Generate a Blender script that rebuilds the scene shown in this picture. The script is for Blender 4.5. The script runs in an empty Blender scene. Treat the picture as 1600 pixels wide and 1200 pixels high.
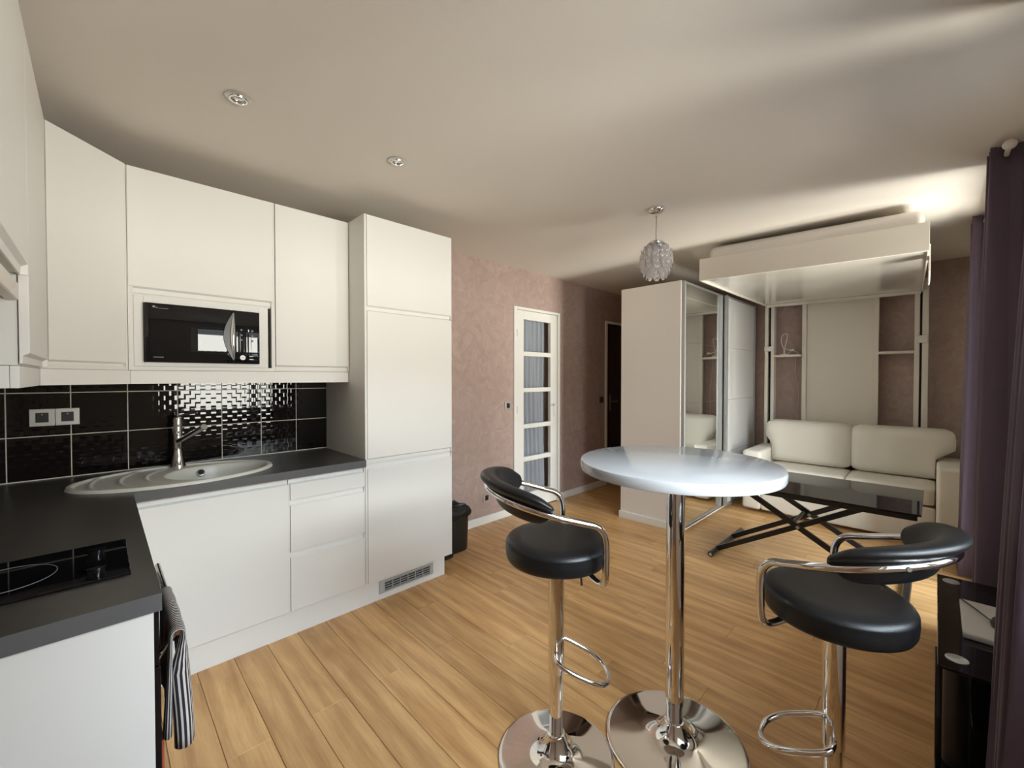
import bpy, bmesh, math, random
from mathutils import Vector, Matrix
random.seed(7)
PI = math.pi
SC = bpy.context.scene
COL = SC.collection

# ------------------------------------------------------------------ camera, world, daylight, exposure
cam_d = bpy.data.cameras.new('camera')
cam = bpy.data.objects.new('camera', cam_d)
COL.objects.link(cam)
cam.location = (0, 0, 1.39)
cam.rotation_euler = (math.radians(90 - 0.9), 0, math.radians(-44.58))
cam_d.sensor_width = 36
cam_d.lens = 36 * 653.15 / 1600
cam_d.clip_start = 0.02
SC.camera = cam

world = bpy.data.worlds.new('sky')
SC.world = world
world.use_nodes = True
bg = world.node_tree.nodes['Background']
bg.inputs[0].default_value = (0.78, 0.88, 1.0, 1)
bg.inputs[1].default_value = 1.0

def area(name, loc, direction, sx, sy, power, color, spread=180):
    d = bpy.data.lights.new(name, 'AREA')
    d.shape = 'RECTANGLE'
    d.size, d.size_y = sx, sy
    d.energy = power
    d.color = color
    d.spread = math.radians(spread)
    o = bpy.data.objects.new(name, d)
    COL.objects.link(o)
    o.location = loc
    o.rotation_euler = Vector(direction).to_track_quat('-Z', 'Y').to_euler()
    return o
# daylight just outside the two windows (x ranges W1, W2 below)
area('skylight_kitchen_window', (1.20, -6.0, 4.90), (0, 1, -0.45), 7.0, 3.0, 1150, (0.77, 0.885, 1.0))
area('daylight_kitchen_window', (1.20, -6.0, 0.80), (0, 1, 0.03), 7.0, 3.2, 700, (1.0, 0.96, 0.87))
area('skylight_sofa_window', (3.60, -2.20, 2.45), (0, 1, -0.35), 1.4, 1.2, 45, (0.77, 0.885, 1.0))
area('daylight_sofa_window', (3.50, -1.90, 0.25), (0.1, 1, 0.55), 1.4, 1.2, 125, (1.0, 0.96, 0.87))
SC.view_settings.view_transform = 'Standard'
SC.view_settings.look = 'None'
SC.view_settings.gamma = 1
SC.view_settings.use_curve_mapping = False
SC.view_settings.exposure = 1.20
SC.cycles.use_denoising = True
SC.cycles.max_bounces = 10
SC.cycles.diffuse_bounces = 6
SC.cycles.glossy_bounces = 6
SC.cycles.transparent_max_bounces = 12
SC.cycles.sample_clamp_indirect = 6

# ------------------------------------------------------------------ materials
def M(name, col, rough=0.5, metal=0.0, coat=0.0, spec=0.5, bump=0.0, bscale=60.0, var=0.0, vscale=3.0, var_col=None, coat_rough=0.05, sheen=0.0, trans=0.0, emit=None):
    m = bpy.data.materials.new(name)
    m.use_nodes = True
    nt = m.node_tree
    b = nt.nodes['Principled BSDF']
    b.inputs['Base Color'].default_value = (*col, 1)
    b.inputs['Roughness'].default_value = rough
    b.inputs['Metallic'].default_value = metal
    b.inputs['Coat Weight'].default_value = coat
    b.inputs['Coat Roughness'].default_value = coat_rough
    b.inputs['Specular IOR Level'].default_value = spec
    b.inputs['Sheen Weight'].default_value = sheen
    b.inputs['Transmission Weight'].default_value = trans
    tc = nt.nodes.new('ShaderNodeTexCoord')
    if bump:
        n = nt.nodes.new('ShaderNodeTexNoise')
        n.inputs['Scale'].default_value = bscale
        n.inputs['Detail'].default_value = 4
        nt.links.new(tc.outputs['Object'], n.inputs['Vector'])
        bp = nt.nodes.new('ShaderNodeBump')
        bp.inputs['Strength'].default_value = bump
        bp.inputs['Distance'].default_value = 0.004
        nt.links.new(n.outputs['Fac'], bp.inputs['Height'])
        nt.links.new(bp.outputs['Normal'], b.inputs['Normal'])
    if var:
        n2 = nt.nodes.new('ShaderNodeTexNoise')
        n2.inputs['Scale'].default_value = vscale
        n2.inputs['Detail'].default_value = 5
        nt.links.new(tc.outputs['Object'], n2.inputs['Vector'])
        mx = nt.nodes.new('ShaderNodeMix')
        mx.data_type = 'RGBA'
        c2 = var_col or tuple(c * (1 - var) for c in col)
        mx.inputs['A'].default_value = (*col, 1)
        mx.inputs['B'].default_value = (*c2, 1)
        nt.links.new(n2.outputs['Fac'], mx.inputs['Factor'])
        nt.links.new(mx.outputs['Result'], b.inputs['Base Color'])
    return m

lacquer = M('white_lacquer', (0.80, 0.785, 0.745), 0.50, spec=0.40, var=0.03, vscale=2)
carcass = M('white_melamine', (0.76, 0.745, 0.70), 0.5, var=0.03, vscale=2)
ceiling_m = M('ceiling_paint', (0.75, 0.70, 0.63), 0.9, bump=0.15, bscale=180, var=0.04, vscale=1.2)
trim_m = M('white_gloss_paint', (0.80, 0.78, 0.73), 0.4, var=0.03)
chrome = M('chrome', (0.82, 0.80, 0.78), 0.06, metal=1.0, var=0.04, vscale=4)
steel = M('brushed_steel', (0.55, 0.54, 0.52), 0.35, metal=1.0, var=0.06, vscale=30)
alu = M('satin_aluminium', (0.52, 0.53, 0.53), 0.4, metal=0.75, var=0.05, vscale=8)
black_gloss = M('black_glass', (0.006, 0.006, 0.007), 0.03, spec=0.45, var=0.2)
black_plastic = M('black_plastic', (0.012, 0.012, 0.013), 0.35, var=0.2)
black_metal = M('black_metal', (0.012, 0.012, 0.012), 0.3, var=0.2)
leather = M('black_leather', (0.006, 0.0062, 0.0068), 0.40, spec=0.38, bump=0.12, bscale=350, var=0.2, vscale=8)
worktop_m = M('grey_laminate', (0.065, 0.060, 0.053), 0.30, bump=0.05, bscale=400, var=0.25, vscale=40)
worktop_edge = M('grey_laminate_edge', (0.12, 0.12, 0.122), 0.28, var=0.1, vscale=20)
resin = M('cream_resin', (0.62, 0.60, 0.53), 0.35, var=0.06, vscale=90, bump=0.03, bscale=300)
tile_m = M('black_glazed_tile', (0.006, 0.0045, 0.004), 0.035, spec=0.42, var=0.2)
grout_m = M('cream_grout', (0.62, 0.58, 0.48), 0.7, var=0.1, vscale=30)
sofa_m = M('cream_leatherette', (0.72, 0.675, 0.59), 0.5, bump=0.08, bscale=120, var=0.04, vscale=6)
bed_m = M('cream_panel', (0.70, 0.645, 0.565), 0.3, coat=0.3, coat_rough=0.15, var=0.03)
bed_under = M('cream_gloss_panel', (0.66, 0.62, 0.55), 0.22, coat=0.8, coat_rough=0.12, var=0.03)
mattress_m = M('wrapped_mattress', (0.74, 0.69, 0.64), 0.35, coat=0.5, coat_rough=0.2, bump=0.9, bscale=7, var=0.08, vscale=5)
ward_m = M('white_wardrobe_board', (0.78, 0.73, 0.665), 0.55, var=0.03)
ward_gloss = M('white_gloss_glass', (0.70, 0.70, 0.69), 0.08, coat=0.7, var=0.02)
mirror_m = M('mirror_silver', (0.80, 0.82, 0.80), 0.015, metal=1.0, var=0.01)
table_white = M('white_gloss_top', (0.47, 0.487, 0.505), 0.12, coat=0.25, coat_rough=0.04, var=0.02)
purple = M('purple_curtain', (0.110, 0.074, 0.106), 0.85, sheen=0.15, bump=0.2, bscale=500, var=0.15, vscale=6)
voile = M('grey_voile', (0.36, 0.37, 0.42), 0.9, bump=0.1, bscale=300, var=0.12, vscale=10)
dark_door = M('dark_brown_door', (0.030, 0.011, 0.008), 0.45, var=0.3, vscale=5)
brass = M('aged_brass', (0.35, 0.27, 0.16), 0.4, metal=0.9, var=0.1)
bag_m = M('black_bin_bag', (0.006, 0.006, 0.006), 0.4, bump=0.6, bscale=60, var=0.2)
plate_m = M('silver_plate', (0.60, 0.58, 0.54), 0.32, metal=0.6, var=0.05)
dark_insert = M('dark_socket', (0.010, 0.011, 0.014), 0.35, var=0.2)
vent_m = M('grey_vent', (0.50, 0.50, 0.49), 0.45, metal=0.2, var=0.05)
shadow_m = M('painted_shade', (0.02, 0.02, 0.02), 0.8, var=0.2)  # near-black standing in for shade in the vent and the overflow
red_m = M('red_cloth', (0.50, 0.09, 0.045), 0.8, var=0.2, vscale=20)
white_plastic = M('white_plastic', (0.72, 0.67, 0.60), 0.4, var=0.03)
mark_m = M('grey_print', (0.20, 0.20, 0.20), 0.5, var=0.05)
white_print = M('white_print', (0.85, 0.85, 0.83), 0.4, var=0.03)
box_m = M('pale_grey_plastic', (0.50, 0.475, 0.44), 0.4, var=0.05)
filler_m = M('pale_grey_filler', (0.56, 0.535, 0.525), 0.6, var=0.04)
floor_under = M('floor_underlay', (0.20, 0.11, 0.05), 0.8, var=0.2)
facade_m = M('balcony_grey', (0.5, 0.48, 0.45), 0.7, var=0.1)
bulb_m = M('lamp_glass', (0.75, 0.74, 0.70), 0.08, metal=0.6, var=0.1, vscale=60)

def node_mat(name):
    m = bpy.data.materials.new(name)
    m.use_nodes = True
    return m, m.node_tree, m.node_tree.nodes['Principled BSDF']

# laminate oak planks: grain along the plank, tone from each plank
oak, nt, b = node_mat('oak_laminate')
N, L = nt.nodes.new, nt.links.new
tc = N('ShaderNodeTexCoord'); oi = N('ShaderNodeObjectInfo')
mul = N('ShaderNodeMath'); mul.operation = 'MULTIPLY'; mul.inputs[1].default_value = 37.0
L(oi.outputs['Random'], mul.inputs[0])
cb = N('ShaderNodeCombineXYZ'); L(mul.outputs[0], cb.inputs[0]); L(mul.outputs[0], cb.inputs[2])
add = N('ShaderNodeVectorMath'); add.operation = 'ADD'
L(tc.outputs['Object'], add.inputs[0]); L(cb.outputs[0], add.inputs[1])
mp = N('ShaderNodeMapping'); mp.inputs['Scale'].default_value = (22, 1.6, 8)
L(add.outputs[0], mp.inputs[0])
n1 = N('ShaderNodeTexNoise'); n1.inputs['Scale'].default_value = 1.0; n1.inputs['Detail'].default_value = 6; n1.inputs['Roughness'].default_value = 0.6; n1.inputs['Distortion'].default_value = 0.6
L(mp.outputs[0], n1.inputs['Vector'])
mp2 = N('ShaderNodeMapping'); mp2.inputs['Scale'].default_value = (5, 0.9, 3)
L(add.outputs[0], mp2.inputs[0])
wv = N('ShaderNodeTexWave'); wv.bands_direction = 'X'; wv.inputs['Scale'].default_value = 0.7; wv.inputs['Distortion'].default_value = 9.0; wv.inputs['Detail'].default_value = 3; wv.inputs['Detail Scale'].default_value = 1.2
L(mp2.outputs[0], wv.inputs['Vector'])
mixf = N('ShaderNodeMix'); mixf.inputs['Factor'].default_value = 0.18
L(n1.outputs['Fac'], mixf.inputs[2]); L(wv.outputs['Fac'], mixf.inputs[3])
mp3 = N('ShaderNodeMapping'); mp3.inputs['Scale'].default_value = (95, 5, 20); L(add.outputs[0], mp3.inputs[0])
n3 = N('ShaderNodeTexNoise'); n3.inputs['Scale'].default_value = 1.0; n3.inputs['Detail'].default_value = 8; n3.inputs['Roughness'].default_value = 0.7; L(mp3.outputs[0], n3.inputs['Vector'])
mp4 = N('ShaderNodeMapping'); mp4.inputs['Scale'].default_value = (7, 2.2, 5); L(add.outputs[0], mp4.inputs[0])
n4 = N('ShaderNodeTexNoise'); n4.inputs['Scale'].default_value = 1.0; n4.inputs['Detail'].default_value = 3; n4.inputs['Distortion'].default_value = 1.2; L(mp4.outputs[0], n4.inputs['Vector'])
m34 = N('ShaderNodeMix'); m34.inputs['Factor'].default_value = 0.45; L(n3.outputs['Fac'], m34.inputs[2]); L(n4.outputs['Fac'], m34.inputs[3])
mixg = N('ShaderNodeMix'); mixg.inputs['Factor'].default_value = 0.5; L(mixf.outputs[0], mixg.inputs[2]); L(m34.outputs[0], mixg.inputs[3])
rp = N('ShaderNodeValToRGB')
rp.color_ramp.elements[0].position = 0.33; rp.color_ramp.elements[0].color = (0.390, 0.195, 0.070, 1)
rp.color_ramp.elements[1].position = 0.66; rp.color_ramp.elements[1].color = (0.745, 0.455, 0.200, 1)
L(mixg.outputs[0], rp.inputs[0])
hs = N('ShaderNodeHueSaturation')
mr = N('ShaderNodeMapRange'); mr.inputs[3].default_value = 0.90; mr.inputs[4].default_value = 1.08
L(oi.outputs['Random'], mr.inputs[0]); L(mr.outputs[0], hs.inputs['Value'])
L(rp.outputs[0], hs.inputs['Color']); L(hs.outputs[0], b.inputs['Base Color'])
b.inputs['Roughness'].default_value = 0.36
b.inputs['Specular IOR Level'].default_value = 0.4
bp = N('ShaderNodeBump'); bp.inputs['Strength'].default_value = 0.06; bp.inputs['Distance'].default_value = 0.002
L(n1.outputs['Fac'], bp.inputs['Height']); L(bp.outputs[0], b.inputs['Normal'])

# trowelled pink-brown stucco
stucco, nt, b = node_mat('pink_stucco')
N, L = nt.nodes.new, nt.links.new
tc = N('ShaderNodeTexCoord')
na = N('ShaderNodeTexNoise'); na.inputs['Scale'].default_value = 3.5; na.inputs['Detail'].default_value = 3; na.inputs['Distortion'].default_value = 1.5
L(tc.outputs['Object'], na.inputs['Vector'])
mixv = N('ShaderNodeMix'); mixv.data_type = 'VECTOR'; mixv.inputs['Factor'].default_value = 0.18
L(tc.outputs['Object'], mixv.inputs['A']); L(na.outputs['Color'], mixv.inputs['B'])
nb = N('ShaderNodeTexNoise'); nb.inputs['Scale'].default_value = 8; nb.inputs['Detail'].default_value = 5; nb.inputs['Distortion'].default_value = 2.2
L(mixv.outputs['Result'], nb.inputs['Vector'])
rp = N('ShaderNodeValToRGB')
rp.color_ramp.elements[0].position = 0.3; rp.color_ramp.elements[0].color = (0.372, 0.268, 0.230, 1)
rp.color_ramp.elements[1].position = 0.7; rp.color_ramp.elements[1].color = (0.458, 0.340, 0.295, 1)
L(nb.outputs['Fac'], rp.inputs[0]); L(rp.outputs[0], b.inputs['Base Color'])
b.inputs['Roughness'].default_value = 0.55
bp = N('ShaderNodeBump'); bp.inputs['Strength'].default_value = 0.30; bp.inputs['Distance'].default_value = 0.006
L(nb.outputs['Fac'], bp.inputs['Height']); L(bp.outputs[0], b.inputs['Normal'])

# navy and white ticking for the towel (stripes along the cloth's own width)
towel_m, nt, b = node_mat('striped_cotton')
N, L = nt.nodes.new, nt.links.new
uv = N('ShaderNodeUVMap'); sx = N('ShaderNodeSeparateXYZ'); L(uv.outputs[0], sx.inputs[0])
fr = N('ShaderNodeMath'); fr.operation = 'FRACT'; L(sx.outputs[0], fr.inputs[0])
gt = N('ShaderNodeMath'); gt.operation = 'GREATER_THAN'; gt.inputs[1].default_value = 0.44; L(fr.outputs[0], gt.inputs[0])
mx = N('ShaderNodeMix'); mx.data_type = 'RGBA'
mx.inputs['A'].default_value = (0.62, 0.58, 0.52, 1); mx.inputs['B'].default_value = (0.018, 0.014, 0.03, 1)
L(gt.outputs[0], mx.inputs['Factor']); L(mx.outputs['Result'], b.inputs['Base Color'])
b.inputs['Roughness'].default_value = 0.9

def thin_glass(name, tint, gloss, rough=0.03):
    m, nt, b = node_mat(name)
    N, L = nt.nodes.new, nt.links.new
    t = N('ShaderNodeBsdfTransparent'); t.inputs[0].default_value = (*tint, 1)
    g = N('ShaderNodeBsdfGlossy'); g.inputs['Roughness'].default_value = rough
    fz = N('ShaderNodeLayerWeight'); fz.inputs[0].default_value = 0.5
    pw_ = N('ShaderNodeMath'); pw_.operation = 'POWER'; pw_.inputs[1].default_value = 4.0; L(fz.outputs['Facing'], pw_.inputs[0])
    ml = N('ShaderNodeMath'); ml.operation = 'MULTIPLY_ADD'; ml.inputs[1].default_value = 0.6; ml.inputs[2].default_value = gloss
    L(pw_.outputs[0], ml.inputs[0])
    s = N('ShaderNodeMixShader'); L(ml.outputs[0], s.inputs[0]); L(t.outputs[0], s.inputs[1]); L(g.outputs[0], s.inputs[2])
    L(s.outputs[0], nt.nodes['Material Output'].inputs[0])
    return m
pane_m = thin_glass('window_glass', (0.97, 0.98, 0.975), 0.025)
crystal_m, nt, b = node_mat('clear_acrylic')
b.inputs['Base Color'].default_value = (0.95, 0.93, 0.95, 1)
b.inputs['Roughness'].default_value = 0.03
b.inputs['Transmission Weight'].default_value = 0.85
b.inputs['Coat Weight'].default_value = 0.6
b.inputs['IOR'].default_value = 1.4

# ------------------------------------------------------------------ mesh helpers
class MB:
    def __init__(self):
        self.bm = bmesh.new()
        self.uv = None
    def box(self, x0, x1, y0, y1, z0, z1, bevel=0.0, seg=2):
        vs = [self.bm.verts.new((x, y, z)) for x in (x0, x1) for y in (y0, y1) for z in (z0, z1)]
        fs = []
        for q in ((0, 1, 3, 2), (4, 6, 7, 5), (0, 4, 5, 1), (2, 3, 7, 6), (0, 2, 6, 4), (1, 5, 7, 3)):
            fs.append(self.bm.faces.new([vs[i] for i in q]))
        bmesh.ops.recalc_face_normals(self.bm, faces=fs)
        if bevel:
            es = list({e for f in fs for e in f.edges})
            bmesh.ops.bevel(self.bm, geom=es, offset=bevel, segments=seg, affect='EDGES', profile=0.5)
        return self
    def hexa(self, c, bevel=0.0, seg=2):          # 8 corners: x-major like box
        vs = [self.bm.verts.new(p) for p in c]
        fs = []
        for q in ((0, 1, 3, 2), (4, 6, 7, 5), (0, 4, 5, 1), (2, 3, 7, 6), (0, 2, 6, 4), (1, 5, 7, 3)):
            fs.append(self.bm.faces.new([vs[i] for i in q]))
        bmesh.ops.recalc_face_normals(self.bm, faces=fs)
        if bevel:
            es = list({e for f in fs for e in f.edges})
            bmesh.ops.bevel(self.bm, geom=es, offset=bevel, segments=seg, affect='EDGES', profile=0.5)
        return self
    def prism(self, pts, fn, d0, d1, bevel=0.0):   # polygon (a,b) extruded over d; fn(a,b,d)->xyz
        a = [self.bm.verts.new(fn(p[0], p[1], d0)) for p in pts]
        c = [self.bm.verts.new(fn(p[0], p[1], d1)) for p in pts]
        n = len(pts)
        fs = [self.bm.faces.new(a), self.bm.faces.new(c)]
        for i in range(n):
            fs.append(self.bm.faces.new([a[i], a[(i + 1) % n], c[(i + 1) % n], c[i]]))
        bmesh.ops.recalc_face_normals(self.bm, faces=fs)
        if bevel:
            es = list({e for f in fs for e in f.edges})
            bmesh.ops.bevel(self.bm, geom=es, offset=bevel, segments=2, affect='EDGES', profile=0.5)
        return self
    def lathe(self, prof, seg=40, c=(0, 0, 0), axis='z', closed=False):
        rings = []
        for r, h in prof:
            ring = []
            if r < 1e-6:
                v = self.bm.verts.new(self._ax(0, 0, h, c, axis))
                ring = [v]
            else:
                for k in range(seg):
                    t = 2 * PI * k / seg
                    ring.append(self.bm.verts.new(self._ax(r * math.cos(t), r * math.sin(t), h, c, axis)))
            rings.append(ring)
        fs = []
        pairs = list(zip(rings, rings[1:]))
        if closed:
            pairs.append((rings[-1], rings[0]))
        for A, B in pairs:
            if len(A) == 1 and len(B) == 1:
                continue
            for k in range(seg):
                k2 = (k + 1) % seg
                if len(A) == 1:
                    fs.append(self.bm.faces.new([A[0], B[k2], B[k]]))
                elif len(B) == 1:
                    fs.append(self.bm.faces.new([A[k], A[k2], B[0]]))
                else:
                    fs.append(self.bm.faces.new([A[k], A[k2], B[k2], B[k]]))
        if not closed:
            if len(rings[0]) > 1:
                fs.append(self.bm.faces.new(rings[0][::-1]))
            if len(rings[-1]) > 1:
                fs.append(self.bm.faces.new(rings[-1]))
        bmesh.ops.recalc_face_normals(self.bm, faces=fs)
        return self
    def _ax(self, a, b_, h, c, axis):
        if axis == 'z': return (c[0] + a, c[1] + b_, c[2] + h)
        if axis == 'x': return (c[0] + h, c[1] + a, c[2] + b_)
        return (c[0] + a, c[1] + h, c[2] + b_)
    def tube(self, path, r, seg=12, closed=False, rfn=None):
        P = [Vector(p) for p in path]
        n = len(P)
        rings = []
        up = None
        for i, p in enumerate(P):
            if closed:
                t = (P[(i + 1) % n] - P[i - 1])
            else:
                t = (P[min(i + 1, n - 1)] - P[max(i - 1, 0)])
            t.normalize()
            if up is None:
                ref = Vector((0, 0, 1)) if abs(t.z) < 0.9 else Vector((1, 0, 0))
                up = (ref - t * ref.dot(t)).normalized()
            else:
                up = (up - t * up.dot(t)).normalized()
            s = t.cross(up)
            rr = rfn(i / (n - 1)) if rfn else r
            rings.append([self.bm.verts.new(p + up * (rr * math.cos(2 * PI * k / seg)) + s * (rr * math.sin(2 * PI * k / seg))) for k in range(seg)])
        fs = []
        m = n if closed else n - 1
        for i in range(m):
            A, B = rings[i], rings[(i + 1) % n]
            for k in range(seg):
                k2 = (k + 1) % seg
                fs.append(self.bm.faces.new([A[k], A[k2], B[k2], B[k]]))
        if not closed:
            fs.append(self.bm.faces.new(rings[0][::-1])); fs.append(self.bm.faces.new(rings[-1]))
        bmesh.ops.recalc_face_normals(self.bm, faces=fs)
        return self
    def grid(self, rows, uvs=None, close_u=False):     # rows of points -> quads
        if uvs and self.uv is None:
            self.uv = self.bm.loops.layers.uv.new('UVMap')
        V = [[self.bm.verts.new(p) for p in r] for r in rows]
        for i in range(len(V) - 1):
            m = len(V[i])
            for j in range(m if close_u else m - 1):
                j2 = (j + 1) % m
                f = self.bm.faces.new([V[i][j], V[i][j2], V[i + 1][j2], V[i + 1][j]])
                if uvs:
                    for lp, (a, b_) in zip(f.loops, ((i, j), (i, j2), (i + 1, j2), (i + 1, j))):
                        lp[self.uv].uv = uvs[a][b_]
        return V
    def transform(self, mat):
        self.bm.transform(mat)
        return self
    def build(self, name, mat, parent=None, smooth=None, origin=None, mods=None):
        me = bpy.data.meshes.new(name)
        off = Vector((0, 0, 0))
        if parent is not None:
            p = parent
            while p is not None:
                off += Vector(p.location); p = p.parent
        if origin is not None:
            o_loc = Vector(origin) - off
            self.bm.transform(Matrix.Translation(-Vector(origin)))
        else:
            o_loc = Vector((0, 0, 0))
            if off.length:
                self.bm.transform(Matrix.Translation(-off))
        self.bm.to_mesh(me); self.bm.free()
        mats = mat if isinstance(mat, (list, tuple)) else [mat]
        for mm in mats: me.materials.append(mm)
        o = bpy.data.objects.new(name, me)
        COL.objects.link(o)
        o.location = o_loc
        if parent is not None: o.parent = parent
        if smooth is not None:
            me.polygons.foreach_set('use_smooth', [True] * len(me.polygons))
            if smooth < 180:
                me.set_sharp_from_angle(angle=math.radians(smooth))
        return o

def thing(name, label, cat, loc=(0, 0, 0), group=None):
    o = bpy.data.objects.new(name, None)
    COL.objects.link(o)
    o.location = loc
    o.empty_display_size = 0.1
    o['label'] = label; o['category'] = cat
    if group: o['group'] = group
    return o
def tag(o, label, cat, group=None):
    o['label'] = label; o['category'] = cat
    if group: o['group'] = group
    return o
def struct(o, label=None):
    o['kind'] = 'structure'
    if label: o['label'] = label
    return o
def sroot(name, loc=(0, 0, 0), label=None):
    o = bpy.data.objects.new(name, None); COL.objects.link(o); o.location = loc
    return struct(o, label)
def copy_tree(o, parent=None):
    c = o.copy(); COL.objects.link(c)
    if parent is not None: c.parent = parent
    for ch in [x for x in bpy.data.objects if x.parent == o]:
        copy_tree(ch, c)
    return c
def smooth_path(pts, n=8, closed=False):           # Catmull-Rom
    P = [Vector(p) for p in pts]
    out = []
    m = len(P)
    for i in range(m if closed else m - 1):
        if closed:
            p0, p1, p2, p3 = P[i - 1], P[i], P[(i + 1) % m], P[(i + 2) % m]
        else:
            p0, p1, p2, p3 = P[max(i - 1, 0)], P[i], P[i + 1], P[min(i + 2, m - 1)]
        for k in range(n):
            t = k / n
            out.append(0.5 * ((2 * p1) + (-p0 + p2) * t + (2 * p0 - 5 * p1 + 4 * p2 - p3) * t * t + (-p0 + 3 * p1 - 3 * p2 + p3) * t ** 3))
    if not closed: out.append(P[-1])
    return out

# ------------------------------------------------------------------ room shell
XW, XE, YS, YN, ZC = -0.54, 5.69, -0.35, 3.00, 2.50
T = 0.25
W1, W2 = (0.58, 2.36), (3.26, 4.04)          # window openings in the south wall
WZS = ((0.88, 2.26), (0.06, 2.22))   # sill and head of each

floor = sroot('floor')
MB().box(XW - T, XE + T, YS - T, YN + T, -0.12, -0.012).build('underlay', floor_under, floor)
pw = 0.147
k0 = math.floor((XW - 0.31) / pw) - 0
k = k0
while 0.31 + k * pw < XE:
    x0 = max(XW, 0.31 + k * pw); x1 = min(XE, 0.31 + (k + 1) * pw)
    yend = 2.50 if x1 < 1.76 else YN
    ph = 1.785 if k % 2 == 0 else 1.145
    ph += random.choice((0, 0, 0.0)) if 0 <= k <= 6 else random.uniform(-0.3, 0.3)
    ys = [YS]
    j = ph - 1.28 * 4
    while j < yend:
        if j > YS + 0.02: ys.append(j)
        j += 1.28
    ys.append(yend)
    for a, c in zip(ys, ys[1:]):
        if c - a < 0.03: continue
        g = 0.0007
        m = MB().box(x0 + g, x1 - g, a + g, c - g, -0.012, 0.0, bevel=0.0013, seg=1)
        m.build('plank', oak, floor, origin=((x0 + x1) / 2, (a + c) / 2, -0.006))
    k += 1

struct(MB().box(XW - T, XE + T, YS - T, YN + T, ZC, ZC + 0.2).build('ceiling', ceiling_m))
struct(MB().box(XW - T, XW, YS - T, YN + T, 0, ZC).build('wall_west', stucco))
struct(MB().box(XE, XE + T, YS - T, YN + T, 0, ZC).build('wall_east', stucco))
ws = MB()
xs = [XW, W1[0], W1[1], W2[0], W2[1], XE]
ws.box(xs[0], xs[1], YS - T, YS, 0, ZC); ws.box(xs[2], xs[3], YS - T, YS, 0, ZC); ws.box(xs[4], xs[5], YS - T, YS, 0, ZC)
for a, WZ in zip((W1, W2), WZS):
    ws.box(a[0], a[1], YS - T, YS, 0, WZ[0]); ws.box(a[0], a[1], YS - T, YS, WZ[1], ZC)
struct(ws.build('wall_south', trim_m))
# north wall with two door recesses
D1 = (2.990, 3.680, 2.095); D2 = (4.665, 5.40, 2.100)
wall_n = sroot('wall_north')
wn = MB()
wn.box(XW, D1[0], YN, YN + T, 0, ZC); wn.box(D1[1], D2[0], YN, YN + T, 0, ZC); wn.box(D2[1], XE, YN, YN + T, 0, ZC)
for d in (D1, D2):
    wn.box(d[0], d[1], YN, YN + T, d[2], ZC); wn.box(d[0], d[1], YN + 0.12, YN + T, 0, d[2])
wn.build('plaster', stucco, wall_n)

# tiled splashback: woven-relief tiles, each a piece of the wall
TP = 0.2065
def tile_mesh():
    m = MB()
    s = TP - 0.0045
    m.box(-s / 2, s / 2, -0.004, 0.004, -s / 2, s / 2)
    c = s / 8; n = 5
    for i in range(8):
        for j in range(8):
            rows = []
            for a in range(n + 1):
                r = []
                for b2 in range(n + 1):
                    u, v = a / n, b2 / n
                    w = (2 * u - 1) if (i + j) % 2 else (2 * v - 1)
                    h = (0.00026 if (i + j) % 2 else 0.00042) * (1 - w * w) + 0.0002
                    gx = 0.0003
                    r.append((-s / 2 + c * i + gx + (c - 2 * gx) * u, -0.004 - h, -s / 2 + c * j + gx + (c - 2 * gx) * v))
                rows.append(r)
            m.grid(rows)
    return m
t0 = tile_mesh().build('tile', tile_m, wall_n, smooth=40)
first = True
for iz in range(3):
    for ix in range(9):
        x = -0.517 + TP * (ix + 0.5)
        z = 0.903 + TP * (iz + 0.5)
        o = t0 if first else t0.copy()
        if not first: COL.objects.link(o); o.parent = wall_n
        first = False
        o.location = (x - 0, YN - 0.006, z)
MB().box(XW, 1.135, YN - 0.0075, YN - 0.001, 0.90, 1.53).build('grout', grout_m, wall_n)

# skirting and trims
bb = MB()
bb.box(1.80, D1[0] - 0.02, YN - 0.013, YN, 0, 0.075, 0.003); bb.box(D1[1] + 0.02, D2[0] - 0.03, YN - 0.013, YN, 0, 0.075, 0.003)
bb.box(D2[1] + 0.03, XE, YN - 0.013, YN, 0, 0.075, 0.003)
struct(bb.build('baseboard_north', trim_m))
struct(MB().box(XE - 0.013, XE, YS, 1.5, 0, 0.075, 0.003).build('baseboard_east', trim_m))

# door 1: glazed five-pane door
d1 = sroot('door_1', (3.34, YN, 0), 'white door with five glass panes and grey voile behind')
fr = MB()
fr.box(2.972, 3.014, YN - 0.018, YN + 0.06, 0, 2.112, 0.003); fr.box(3.664, 3.702, YN - 0.018, YN + 0.06, 0, 2.112, 0.003)
fr.box(3.0141, 3.6639, YN - 0.018, YN + 0.06, 2.084, 2.112, 0.003)
fr.build('frame', trim_m, d1)
lf = MB()
lf.box(3.016, 3.123, YN - 0.004, YN + 0.036, 0.008, 2.081, 0.002); lf.box(3.553, 3.661, YN - 0.004, YN + 0.036, 0.008, 2.081, 0.002)
zs = [0.177, 0.511, 0.560, 0.857, 0.904, 1.236, 1.282, 1.613, 1.660, 1.990]
lf.box(3.1231, 3.5529, YN - 0.004, YN + 0.036, 0.008, 0.177, 0.002); lf.box(3.1231, 3.5529, YN - 0.004, YN + 0.036, 1.990, 2.081, 0.002)
for a, c in ((0.511, 0.560), (0.857, 0.904), (1.236, 1.282), (1.613, 1.660)):
    lf.box(3.1231, 3.5529, YN - 0.004, YN + 0.034, a, c, 0.004)
leaf = lf.build('leaf', trim_m, d1)
for a, c in ((0.177, 0.511), (0.560, 0.857), (0.904, 1.236), (1.282, 1.613), (1.660, 1.990)):
    MB().box(3.121, 3.555, YN + 0.014, YN + 0.018, a - 0.002, c + 0.002).build('pane', pane_m, d1)
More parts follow.
